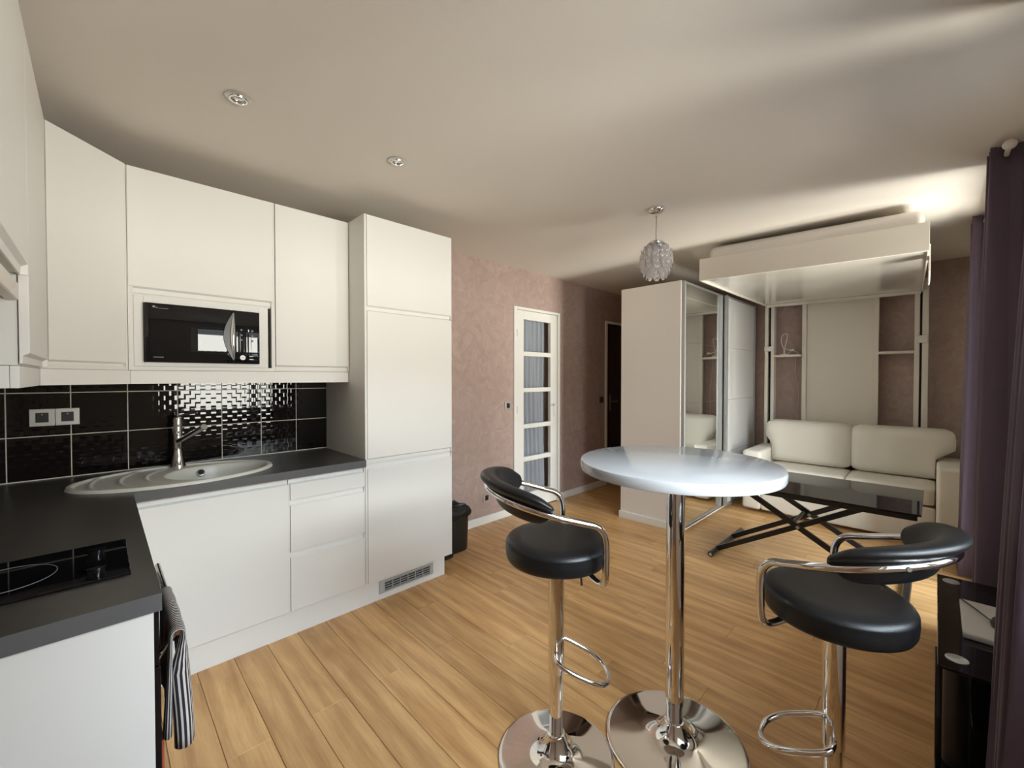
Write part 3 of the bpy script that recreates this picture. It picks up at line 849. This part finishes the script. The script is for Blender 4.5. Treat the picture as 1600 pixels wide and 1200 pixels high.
for j, (z, s) in enumerate(((0.275, 1.01), (0.285, 1.09), (0.305, 1.13), (0.325, 1.10), (0.345, 1.02), (0.355, 0.85), (0.350, 0.5), (0.33, 0.1))):
    ring = []
    for k in range(60):
        a = 2 * PI * k / 60; ca, sa_ = math.cos(a), math.sin(a); e_ = 0.45
        jt = 1 + rnd.uniform(-0.035, 0.035); jz = rnd.uniform(-0.012, 0.012) + 0.045 * max(0, -ca) * (1 if j > 2 else 0.3)
        ring.append((1.985 + 0.150 * s * jt * math.copysign(abs(ca) ** e_, ca), 2.755 + 0.125 * s * jt * math.copysign(abs(sa_) ** e_, sa_), z + jz))
    rows.append(ring)
V = m.grid(rows, close_u=True); m.bm.faces.new(V[-1]); bmesh.ops.recalc_face_normals(m.bm, faces=m.bm.faces[:])
m.build('bag', bag_m, t, smooth=60)

# ------------------------------------------------------------------ bar table
TX, TY = 1.549, 0.688
t = thing('bar_table', 'round white bar table on a chrome trumpet pedestal', 'table', (TX, TY, 0))
MB().lathe([(0.0, 1.036), (0.345, 1.036), (0.353, 1.039), (0.356, 1.045), (0.356, 1.068), (0.353, 1.074), (0.348, 1.0755), (0.0, 1.0755)], 96, (TX, TY, 0)).build('tabletop', table_white, t, smooth=40)
MB().lathe([(0.10, 1.034), (0.10, 1.0355)], 32, (TX, TY, 0)).build('mounting_plate', steel, t, smooth=40)
MB().lathe([(0.0335, 0.150), (0.0335, 1.034)], 36, (TX, TY, 0)).build('pole', chrome, t, smooth=40)
MB().lathe([(0.0300, 0.070), (0.0300, 0.1495)], 36, (TX, TY, 0)).build('inner_tube', chrome, t, smooth=40)
def trumpet(cx, cy, R, rc, hc):
    prof = [(0.0, 0.0), (R - 0.003, 0.0), (R, 0.003), (R, 0.006), (R - 0.003, 0.0085)]
    n = 22
    for i in range(1, n + 1):
        u = i / n
        r = (R - 0.003) + (rc - (R - 0.003)) * u
        z = 0.0085 + 0.022 * u + (hc - 0.0305) * (u ** 9)
        prof.append((r, z))
    prof += [(rc - 0.001, hc + 0.004), (rc - 0.004, hc + 0.006)]
    return MB().lathe(prof, 72, (cx, cy, 0))
trumpet(TX, TY, 0.2525, 0.038, 0.080).build('base', chrome, t, smooth=50)

# ------------------------------------------------------------------ bar stools
def make_stool(label):
    t = thing('bar_stool', label, 'bar stool', (0, 0, 0), 'black bar stools at the round table')
    ST = 0.815
    trumpet(0, 0, 0.2100, 0.034, 0.085).build('base', chrome, t, smooth=50)
    MB().lathe([(0.0245, 0.075), (0.0245, 0.40)], 32).build('piston', chrome, t, smooth=40)
    MB().lathe([(0.029, 0.318), (0.0285, 0.316), (0.026, 0.3165), (0.026, 0.70), (0.029, 0.70)][::-1], 32, closed=True).build('sleeve', chrome, t, smooth=40)
    MB().lathe([(0.0, ST - 0.094), (0.10, ST - 0.094), (0.105, ST - 0.082)], 32).build('seat_plate', black_metal, t, smooth=40)
    prof = [(0.0, ST - 0.082), (0.165, ST - 0.082), (0.178, ST - 0.076), (0.1835, ST - 0.064), (0.1855, ST - 0.040), (0.1845, ST - 0.024), (0.1850, ST - 0.021), (0.1838, ST - 0.0175), (0.179, ST - 0.010), (0.168, ST - 0.003), (0.13, ST + 0.001), (0.07, ST + 0.001), (0.0, ST)]
    MB().lathe(prof, 64).build('seat', leather, t, smooth=60)
    # arm tube: under the seat, up both sides, round the back
    half = [(0.085, 0.070, ST - 0.096), (0.125, 0.082, ST - 0.102), (0.160, 0.092, ST - 0.107), (0.188, 0.097, ST - 0.098), (0.203, 0.098, ST - 0.070), (0.206, 0.098, ST - 0.03), (0.206, 0.098, ST + 0.03), (0.207, 0.090, ST + 0.070), (0.209, 0.065, ST + 0.098), (0.213, 0.02, ST + 0.113), (0.217, -0.06, ST + 0.137), (0.200, -0.140, ST + 0.161), (0.152, -0.201, ST + 0.178), (0.079, -0.239, ST + 0.187)]
    full = half + [(0.0, -0.251, ST + 0.190)] + [(-x, y, z) for x, y, z in half[::-1]]
    m = MB(); m.tube(smooth_path(full, 6), 0.0112, 14); m.build('arm_rail', chrome, t, smooth=60)
    # padded C-shaped back
    base_p = [(0.191, 0.134), (0.201, 0.122), (0.214, 0.124), (0.228, 0.160), (0.238, 0.192), (0.260, 0.203), (0.276, 0.217), (0.278, 0.229), (0.268, 0.238), (0.246, 0.240), (0.222, 0.230), (0.205, 0.208), (0.196, 0.175)]
    m = MB(); rows = []; n = 36; th = math.radians(70)
    for i in range(n + 1):
        u = -1 + 2 * i / n
        a = u * th
        k = max(0.25, (1 - abs(u) ** 9)) ** 0.8
        ring = []
        for (r, z) in base_p:
            zc, rc = 0.198, 0.234
            low = 1 - 0.12 * abs(u) ** 3
            zz = zc + (z - zc) * k * (low if z < zc else 1.0)
            rr = rc + (r - rc) * (0.35 + 0.65 * k) * (1 - 0.25 * u * u)
            zz += -0.036 * u * u
            ring.append((rr * math.sin(a), -rr * math.cos(a), ST + zz))
        rows.append(ring)
    V = m.grid(rows, close_u=True); m.bm.faces.new(V[0]); m.bm.faces.new(V[-1][::-1])
    bmesh.ops.recalc_face_normals(m.bm, faces=m.bm.faces[:])
    o = m.build('backrest', leather, t, smooth=180)
    md = o.modifiers.new('sub', 'SUBSURF'); md.levels = 1; md.render_levels = 2
    for a in (-34, 34):
        a = math.radians(a)
        m = MB(); p = Vector((0.262 * math.sin(a), -0.262 * math.cos(a), ST + 0.180)); q = p + Vector((math.sin(a), -math.cos(a), -0.05)) * 0.004
        m.tube([p - (q - p) * 2, p, q], 0.006, 10); m.build('bolt', steel, t, smooth=40)
    # D-shaped footrest
    loop = [(0.024, 0.000), (0.055, 0.000), (0.080, 0.010), (0.090, 0.040), (0.091, 0.090), (0.080, 0.140), (0.048, 0.176), (0.0, 0.188)]
    loop = [(x, y, 0.398 - 0.46 * y) for x, y in loop]
    full = loop + [(-x, y, zz) for x, y, zz in loop[-2::-1]]
    m = MB(); m.tube(smooth_path(full, 6), 0.0095, 12); fo = m.build('footrest', chrome, t, smooth=60); fo.rotation_euler.z = math.radians(-18)
    m = MB(); m.tube(smooth_path([(0.012, 0.06, ST - 0.095), (0.028, 0.075, ST - 0.11), (0.034, 0.082, ST - 0.145), (0.036, 0.084, ST - 0.175)], 5), 0.004, 8); m.build('lever', black_metal, t, smooth=60)
    return t
s1 = make_stool('black padded bar stool standing before the glazed door, higher seat')
s2 = copy_tree(s1)
s2['label'] = 'black padded bar stool near the purple curtain, lower seat'
s1.location = (1.178, 0.965, 0); s1.rotation_euler = (0, 0, math.radians(-32 - 90))
s2.location = (1.560, 0.206, 0); s2.rotation_euler = (0, 0, math.radians(73 - 90))
for ch in s2.children:
    if ch.name.split('.')[0] in ('seat_plate', 'seat', 'arm_rail', 'backrest', 'bolt', 'lever'): ch.location.z -= 0.058
    if ch.name.split('.')[0] == 'sleeve': ch.location.z -= 0.030
    if ch.name.split('.')[0] == 'footrest': ch.location.z -= 0.080; ch.rotation_euler.z = math.radians(24)

# ------------------------------------------------------------------ wardrobe
t = thing('wardrobe', 'white wardrobe with a mirrored sliding door and a glossy white one', 'wardrobe', (4.68, 1.9, 0))
MB().box(3.692, 3.712, 1.603, 2.200, 0.0, 2.256, 0.001).build('side_panel', ward_m, t)
MB().box(5.655, 5.675, 1.603, 2.200, 0.0, 2.256, 0.001).build('side_panel', ward_m, t)
MB().box(3.7125, 5.6545, 1.603, 2.200, 2.232, 2.256, 0.001).build('top_panel', ward_m, t)
MB().box(3.7125, 5.6545, 2.185, 2.200, 0.0, 2.2315).build('back_panel', ward_m, t)
MB().box(3.7125, 5.6545, 1.66, 2.184, 0.05, 0.07).build('bottom_panel', ward_m, t)
m = MB(); m.box(3.674, 3.6915, 1.590, 2.212, 0.0, 0.066, 0.003); m.build('skirting', trim_m, t)
def slide_door(x0, x1, y, name, pm, lab):
    d = MB(); st = 0.040 if x0 > 4 else 0.026
    d.box(x0, x0 + st, y - 0.030, y, 0.035, 2.250, 0.002); d.box(x1 - 0.032, x1, y - 0.030, y, 0.035, 2.250, 0.002)
    d.box(x0 + st + 0.0001, x1 - 0.0321, y - 0.022, y, 0.035, 0.050, 0.001); d.box(x0 + st + 0.0001, x1 - 0.0321, y - 0.022, y, 2.236, 2.250, 0.001)
    o = d.build(name, alu, t); o['label'] = lab
    zz = [0.051, 0.597, 1.152, 1.707, 2.235]
    for a, c2 in zip(zz, zz[1:]):
        MB().box(x0 + st + 0.001, x1 - 0.033, y - 0.012, y - 0.006, a + 0.0008, c2 - 0.0008, 0.0006, 1).build('mirror_panel' if pm is mirror_m else 'panel', pm, o)
slide_door(3.700, 4.640, 1.600, 'mirror_door', mirror_m, 'mirrored sliding door in four panels')
slide_door(4.668, 5.672, 1.568, 'white_door', ward_gloss, 'glossy white sliding door in four panels')
m = MB(); m.box(3.70, 4.90, 1.588, 1.602, 0.0, 0.012, 0.002); m.box(4.90, 5.672, 1.560, 1.600, 0.0, 0.012, 0.002); m.build('bottom_track', trim_m, t)

# ------------------------------------------------------------------ lift bed on its wall frame
t = thing('lift_bed', 'cream ceiling-lift bed raised on wall posts above the sofa', 'bed', (5.55, 0.73, 0))
for i, (y0, y1) in enumerate(((1.369, 1.402), (1.307, 1.340), (0.114, 0.150), (0.054, 0.097))):
    MB().box(5.50, 5.60, y0, y1, 0.0, 2.32 if i in (0, 3) else 2.29, 0.003).build('post', bed_m, t)
for y0, y1 in ((1.3405, 1.3685), (0.0975, 0.1135)):
    MB().box(5.555, 5.57, y0, y1, 0.0, 2.28).build('gap_strip', black_metal, t)  # black strip set back in the gap between paired posts
m = MB(); m.box(5.56, 5.58, 0.449, 1.007, 0.0, 2.20, 0.001); m.build('back_panel', bed_m, t)
m = MB(); m.box(5.545, 5.59, 0.407, 0.4485, 0.0, 2.20, 0.002); m.box(5.545, 5.59, 1.0075, 1.049, 0.0, 2.20, 0.002); m.build('panel_edge', bed_m, t)
MB().box(5.50, 5.665, 1.0495, 1.3065, 1.622, 1.646, 0.002).build('shelf', bed_m, t)
MB().box(5.50, 5.665, 0.1505, 0.4065, 1.622, 1.646, 0.002).build('shelf', bed_m, t)
MB().box(5.478, 5.4995, 1.312, 1.402, 1.69, 1.745, 0.004).build('bracket', white_plastic, t)
MB().box(5.478, 5.4995, 0.058, 0.135, 1.715, 1.785, 0.004).build('bracket', white_plastic, t)
# the raised bed deck: slightly skewed, low on the window side
def bedpt(u, v, z):      # u: 0 front..1 back, v: 0 left..1 right
    fl, frr = Vector((3.58, 1.402, 2.198)), Vector((3.63, 0.037, 2.168))
    bl, br = Vector((5.495, 1.396, 2.213)), Vector((5.495, 0.098, 2.197))
    p = (fl * (1 - v) + frr * v) * (1 - u) + (bl * (1 - v) + br * v) * u
    return (p.x, p.y, p.z + z)
def slab(mb, u0, u1, v0, v1, z0, z1, bv=0.002):
    mb.hexa([bedpt(u, v, z) for u in (u0, u1) for v in (v0, v1) for z in (z0, z1)], bv)
m = MB(); slab(m, 0.0, 0.012, 0, 1, 0.0, 0.178); m.build('front_panel', bed_m, t)
m = MB(); slab(m, 0.0125, 1.0, 0.012, 0.992, 0.012, 0.03); m.build('deck', bed_under, t)
m = MB(); slab(m, 0.0125, 1.0, 0.0, 0.0115, -0.004, 0.14); m.build('side_rail', bed_m, t)
m = MB(); slab(m, 0.0125, 1.0, 0.9925, 1.0, -0.004, 0.14); m.build('side_rail', bed_m, t)
m = MB(); slab(m, 0.995, 1.004, 0.012, 0.992, -0.02, 0.011); m.build('back_rail', bed_m, t)
m = MB(); pts = [(0.14, 0.07), (0.14, -0.10), (0.20, -0.165), (0.29, -0.17), (0.29, 0.07)]
m.prism(pts, lambda a, b2, d: (bedpt(a * 0.55, 1.0, 0)[0], bedpt(a * 0.55, 1.0, 0)[1] - d, bedpt(a * 0.55, 1.0, 0)[2] + b2), 0.0005, 0.008, 0.002); m.build('guide_plate', bed_m, t)
m = MB(); slab(m, 0.014, 0.97, 0.040, 0.985, 0.06, 0.279, 0.0)
es = list(m.bm.edges); bmesh.ops.bevel(m.bm, geom=es, offset=0.06, segments=5, affect='EDGES', profile=0.5)
mt = m.build('mattress', mattress_m, smooth=180); tag(mt, 'plastic-wrapped mattress lying on the raised lift bed', 'mattress')

# small clip lamp on the left shelf
t = thing('reading_lamp', 'small white flexible reading lamp on the left shelf', 'lamp', (5.56, 1.20, 1.646))
MB().lathe([(0.042, 1.6465), (0.042, 1.653), (0.036, 1.657), (0.008, 1.660), (0.006, 1.70), (0.0, 1.70)], 28, (5.54, 1.215, 0)).build('base', white_plastic, t, smooth=40)
m = MB(); m.tube(smooth_path([(5.54, 1.212, 1.695), (5.53, 1.228, 1.74), (5.535, 1.245, 1.80), (5.54, 1.235, 1.865), (5.54, 1.205, 1.885), (5.54, 1.185, 1.865), (5.54, 1.195, 1.79), (5.54, 1.210, 1.72), (5.535, 1.185, 1.703), (5.53, 1.155, 1.697)], 6), 0.0035, 8); m.build('neck', white_plastic, t, smooth=60)
m = MB(); m.tube([(5.53, 1.16, 1.697), (5.53, 1.14, 1.697), (5.53, 1.12, 1.698)], 0.01, 12, rfn=lambda u: 0.006 + 0.007 * u); m.build('head', white_plastic, t, smooth=60)
m = MB(); m.tube(smooth_path([(5.57, 1.19, 1.650), (5.56, 1.15, 1.690), (5.55, 1.10, 1.675), (5.545, 1.078, 1.660), (5.56, 1.10, 1.650), (5.672, 1.12, 1.6495), (5.675, 1.135, 1.60), (5.675, 1.125, 1.40), (5.675, 1.10, 1.20), (5.675, 1.11, 1.0), (5.675, 1.095, 0.7)], 5), 0.0022, 6); m.build('cord', white_plastic, t, smooth=60)

# ------------------------------------------------------------------ sofa
t = thing('sofa', 'cream two-seat leatherette sofa under the raised bed', 'sofa', (5.2, 0.62, 0))
def soft(x0, x1, y0, y1, z0, z1, bev, name, seg=5):
    m = MB().box(x0, x1, y0, y1, z0, z1, bev, seg)
    return m.build(name, sofa_m, t, smooth=60)
soft(4.800, 5.46, -0.008, 1.248, 0.035, 0.325, 0.02, 'base')
soft(4.788, 5.47, 1.2495, 1.418, 0.030, 0.635, 0.03, 'arm')
soft(4.788, 5.47, -0.175, -0.0095, 0.030, 0.665, 0.03, 'arm')
def cushion(x0, x1, y0, y1, z0, z1, name, puff=0.02, bev=0.05):
    m = MB().box(x0, x1, y0, y1, z0, z1, 0.0)
    bmesh.ops.subdivide_edges(m.bm, edges=m.bm.edges[:], cuts=9, use_grid_fill=True)
    cx, cy, cz = (x0 + x1) / 2, (y0 + y1) / 2, (z0 + z1) / 2
    hx, hy, hz = (x1 - x0) / 2, (y1 - y0) / 2, (z1 - z0) / 2
    for v in m.bm.verts:
        p = Vector((v.co.x - cx, v.co.y - cy, v.co.z - cz))
        q = Vector((max(-hx + bev, min(hx - bev, p.x)), max(-hy + bev, min(hy - bev, p.y)), max(-hz + bev, min(hz - bev, p.z))))
        d = p - q
        if d.length > 1e-6: p = q + d.normalized() * bev
        u, vv, w = p.x / hx, p.y / hy, p.z / hz
        p.x += puff * (1 - vv * vv) * (1 - w * w) * (1 if u > 0.3 else -1 if u < -0.3 else 0)
        v.co = Vector((cx, cy, cz)) + p
    o = m.build(name, sofa_m, t, smooth=180)
    return o
cushion(4.800, 5.30, -0.006, 0.5755, 0.336, 0.486, 'seat_cushion', 0.004, 0.025)
cushion(4.800, 5.30, 0.5775, 1.247, 0.336, 0.486, 'seat_cushion', 0.004, 0.025)
for y0, y1, ye in ((-0.128, 0.585, -0.004), (0.569, 1.318, 1.245)):
    # cushion that overhangs the arm above arm height
    o = cushion(5.19, 5.44, y0, y1, 0.488, 0.930, 'back_cushion', 0.015, 0.075)
    me = o.data
    for v in me.vertices:
        wy, wz = v.co.y + t.location.y, v.co.z
        k = ss(0.76, 0.66, wz)
        if y0 < 0 and wy < ye: v.co.y += (ye - wy) * k
        if y0 > 0 and wy > ye: v.co.y += (ye - wy) * k
        v.co.x += 0.06 * (wz - 0.49) - 0.02
soft(5.40, 5.48, -0.10, 1.30, 0.49, 0.72, 0.03, 'back_frame') if False else soft(5.465, 5.495, 0.16, 1.30, 0.20, 0.80, 0.012, 'back_frame')

# ------------------------------------------------------------------ lift-top coffee table
t = thing('coffee_table', 'black glass coffee table on crossed black legs', 'table', (3.72, 0.63, 0))
MB().box(3.340, 4.100, 0.050, 1.200, 0.588, 0.600, 0.002).build('glass_top', black_gloss, t)
m = MB()
m.box(3.356, 3.384, 0.066, 1.184, 0.556, 0.5875, 0.002); m.box(4.056, 4.084, 0.066, 1.184, 0.556, 0.5875, 0.002)
m.box(3.3845, 4.0555, 0.066, 0.096, 0.556, 0.5875, 0.002); m.box(3.3845, 4.0555, 1.154, 1.184, 0.556, 0.5875, 0.002)
m.build('top_frame', black_metal, t)
def leg(x, ya, za, yb, zb, hw=0.011, hh=0.018):
    a, c2 = Vector((x, ya, za)), Vector((x, yb, zb)); d = (c2 - a).normalized(); n_ = Vector((0, -d.z, d.y)) * hh; s_ = Vector((hw, 0, 0))
    m = MB(); m.hexa([a - s_ - n_, a - s_ + n_, a + s_ - n_, a + s_ + n_, c2 - s_ - n_, c2 - s_ + n_, c2 + s_ - n_, c2 + s_ + n_], 0.002)
    return m.build('leg', black_metal, t)
leg(3.475, 1.205, 0.035, 0.33, 0.545); leg(3.825, 1.205, 0.035, 0.33, 0.545)
leg(3.450, 0.125, 0.035, 1.00, 0.545); leg(3.850, 0.125, 0.035, 1.00, 0.545)
for x0, x1 in ((3.437, 3.465), (3.835, 3.863)):
    m = MB(); m.tube([(x0 - 0.003, 0.664, 0.349), (x1 + 0.028, 0.664, 0.349)] if x0 < 3.6 else [(x0 - 0.03, 0.664, 0.349), (x1 + 0.003, 0.664, 0.349)], 0.011, 14); m.build('pivot', steel, t, smooth=40)
m = MB(); m.tube([(3.486, 0.70, 0.36), (3.814, 0.70, 0.36)], 0.012, 12); m.build('cross_bar', black_metal, t, smooth=40)
for y in (1.212, 0.118):
    fo = MB(); fo.tube([(3.350, y, 0.022), (4.080, y, 0.022)], 0.0215, 18); fo = fo.build('foot_bar', black_metal, t, smooth=40)
    m = MB(); m.tube([(3.347, y, 0.022), (3.352, y, 0.022)], 0.012, 14); m.build('end_cap', plate_m, fo, smooth=40)

# ------------------------------------------------------------------ glass stand by the curtain
t = thing('tv_stand', 'black glass low stand with round pillars beside the purple curtain', 'stand', (2.52, -0.17, 0))
MB().box(2.052, 3.000, -0.335, -0.014, 0.388, 0.400, 0.003).build('top_shelf', black_gloss, t)
MB().box(2.052, 3.000, -0.335, -0.010, 0.0, 0.030, 0.003).build('base_plate', black_gloss, t)
MB().box(2.10, 2.96, -0.33, -0.10, 0.18, 0.19, 0.002).build('middle_shelf', black_gloss, t)
for x in (2.130, 2.925):
    for y in (-0.062, -0.29):
        p = MB().lathe([(0.034, 0.0305), (0.034, 0.3875)], 28, (x, y, 0)).build('pillar', black_plastic, t, smooth=40)
        MB().lathe([(0.030, 0.4005), (0.030, 0.4035), (0.027, 0.405), (0.0, 0.405)], 28, (x, y, 0)).build('cap', alu, p, smooth=40)
t = thing('media_box', 'pale grey flat box on the black glass stand', 'box', (2.50, -0.17, 0.40))
m = MB().box(2.325, 2.675, -0.27, -0.082, 0.4005, 0.424, 0.006, 3); m.build('case', box_m, t, smooth=40)
m = MB(); m.tube(smooth_path([(2.655, -0.086, 0.428), (2.60, -0.11, 0.432), (2.52, -0.145, 0.434), (2.46, -0.165, 0.440)], 5), 0.003, 8); m.build('cable', black_plastic, t, smooth=60)
MB().lathe([(0.0, 0.424), (0.040, 0.424), (0.044, 0.440), (0.036, 0.455), (0.0, 0.458)], 24, (2.46, -0.20, 0)).build('dial', black_plastic, t, smooth=40)

# ------------------------------------------------------------------ curtains and rods
def curtain(label, x0, x1, yc, amp, folds, z0, z1, lean_top, lean_bot, seed):
    rnd = random.Random(seed)
    ph = [rnd.uniform(-0.5, 0.5) for _ in range(folds + 2)]
    m = MB(); rows = []
    nz, ns = 24, folds * 14
    for iz in range(nz + 1):
        v = iz / nz; z = z0 + (z1 - z0) * v
        am = amp * (1.0 - 0.12 * v)
        sh = lean_bot * (1 - v) + lean_top * v
        r = []
        for i in range(ns + 1):
            u = i / ns; f = u * folds
            k = int(min(folds, f)); p = ph[k] * (1 - (f - k)) + ph[k + 1] * (f - k)
            y = yc + sh + am * math.sin(2 * PI * f + 0.5 * p + 0.35 * math.sin(3 * v)) + 0.010 * math.sin(4 * PI * f + v * 2)
            x = x0 + (x1 - x0) * u + 0.012 * math.sin(4 * PI * f + 1.0)
            r.append((x, y, z))
        rows.append(r)
    m.grid(rows)
    o = m.build('curtain', purple, smooth=180)
    md = o.modifiers.new('solid', 'SOLIDIFY'); md.thickness = 0.003; md.offset = 0
    return tag(o, label, 'curtain', 'purple curtains along the window wall')
curtain('purple curtain nearest the camera, cut by the picture edge', 1.60, 1.985, -0.235, 0.062, 6, 0.012, 2.485, -0.012, 0.055, 1)
curtain('purple curtain gathered behind the black glass stand', 3.035, 3.30, -0.215, 0.062, 5, 0.012, 2.485, 0.0, 0.005, 2)
curtain('purple curtain gathered beside the sofa arm', 4.235, 4.50, -0.205, 0.062, 5, 0.012, 2.485, -0.004, 0.020, 3)
t = thing('curtain_rod', 'white curtain rod end with bracket behind the nearest curtain', 'curtain rod', (3.7, -0.225, 2.44))
m = MB(); m.tube([(2.96, -0.222, 2.445), (4.62, -0.222, 2.445)], 0.010, 12); m.build('rod', white_plastic, t, smooth=40)
for x in (2.945, 4.635): MB().lathe([(0.0, -0.024), (0.018, -0.018), (0.024, 0.0), (0.018, 0.018), (0.0, 0.024)], 18, (x, -0.222, 2.445), 'x').build('finial', white_plastic, t, smooth=60)
m = MB(); m.box(3.205, 3.225, -0.349, -0.212, 2.415, 2.434, 0.003); m.box(3.195, 3.235, -0.349, -0.340, 2.39, 2.46, 0.003); m.build('bracket', white_plastic, t)
m = MB(); m.box(4.585, 4.605, -0.349, -0.212, 2.415, 2.434, 0.003); m.box(4.575, 4.615, -0.349, -0.340, 2.39, 2.46, 0.003); m.build('bracket', white_plastic, t)

# ------------------------------------------------------------------ ceiling fittings
t = thing('pendant_lamp', 'clear crystal-drop pendant lamp hanging from a chrome ceiling cup', 'pendant lamp', (2.61, 1.30, 2.5))
PX, PY = 2.61, 1.30
MB().lathe([(0.050, 2.4995), (0.052, 2.492), (0.046, 2.478), (0.030, 2.468), (0.010, 2.463), (0.009, 2.445), (0.0, 2.444)], 36, (PX, PY, 0)).build('ceiling_cup', chrome, t, smooth=40)
m = MB(); m.tube(smooth_path([(PX, PY, 2.447), (PX + 0.001, PY, 2.39), (PX, PY + 0.001, 2.33), (PX, PY, 2.27)], 4), 0.004, 8); m.build('cord', alu, t, smooth=60)
MB().lathe([(0.0, 2.282), (0.040, 2.280), (0.050, 2.270), (0.048, 2.262), (0.0, 2.262)], 28, (PX, PY, 0)).build('canopy', chrome, t, smooth=40)
MB().lathe([(0.0, 2.262), (0.015, 2.262), (0.018, 2.21), (0.030, 2.17), (0.028, 2.13), (0.0, 2.11)], 20, (PX, PY, 0)).build('bulb', bulb_m, t, smooth=60)
def drop_mesh():
    m = MB(); rows = []
    for k in range(7):
        v = k / 6; w = 0.0205 * math.sin(PI * (0.14 + 0.78 * v)) ** 0.7; d = 0.0060 * math.sin(PI * (0.1 + 0.8 * v))
        rows.append([(w * math.cos(2 * PI * q / 8), d * math.sin(2 * PI * q / 8), -0.046 * v) for q in range(8)])
    V = m.grid(rows, close_u=True); m.bm.faces.new(V[0]); m.bm.faces.new(V[-1]); bmesh.ops.recalc_face_normals(m.bm, faces=m.bm.faces[:])
    return m
dm = drop_mesh(); dm.transform(Matrix.Translation(t.location)); proto = dm.build('crystal_drop', crystal_m, t, smooth=60)
first = True
for ri, (z, r, n, tilt) in enumerate(((2.270, 0.050, 9, 40), (2.250, 0.078, 12, 24), (2.224, 0.095, 14, 10), (2.194, 0.102, 15, 3), (2.163, 0.100, 14, -6), (2.133, 0.089, 13, -10), (2.104, 0.073, 11, -12), (2.080, 0.052, 8, -14))):
    for q in range(n):
        a = 2 * PI * (q + 0.5 * (ri % 2)) / n
        o = proto if first else proto.copy()
        if not first: COL.objects.link(o); o.parent = t
        first = False
        o.location = (r * math.cos(a), r * math.sin(a), z - 2.5)
        o.rotation_euler = (Matrix.Rotation(a + PI / 2, 3, 'Z') @ Matrix.Rotation(math.radians(tilt), 3, 'X')).to_euler()
for i, (x, y) in enumerate(((0.403, 1.955), (1.097, 1.950))):
    t = thing('downlight', ('recessed ceiling spotlight above the sink side' if i == 0 else 'recessed ceiling spotlight above the fridge cabinet'), 'spotlight', (x, y, 2.5), 'recessed ceiling spots')
    MB().lathe([(0.030, 2.4985), (0.046, 2.4985), (0.046, 2.495), (0.040, 2.492), (0.033, 2.4925)], 36, (x, y, 0), closed=True).build('ring', plate_m, t, smooth=40)
    MB().lathe([(0.033, 2.4925), (0.031, 2.488), (0.026, 2.4885), (0.024, 2.4975), (0.031, 2.4985)], 36, (x, y, 0), closed=True).build('bezel', chrome, t, smooth=40)
    MB().lathe([(0.0, 2.4915), (0.008, 2.492), (0.018, 2.4945), (0.0235, 2.498), (0.0, 2.4985)], 28, (x, y, 0)).build('lamp', bulb_m, t, smooth=60)
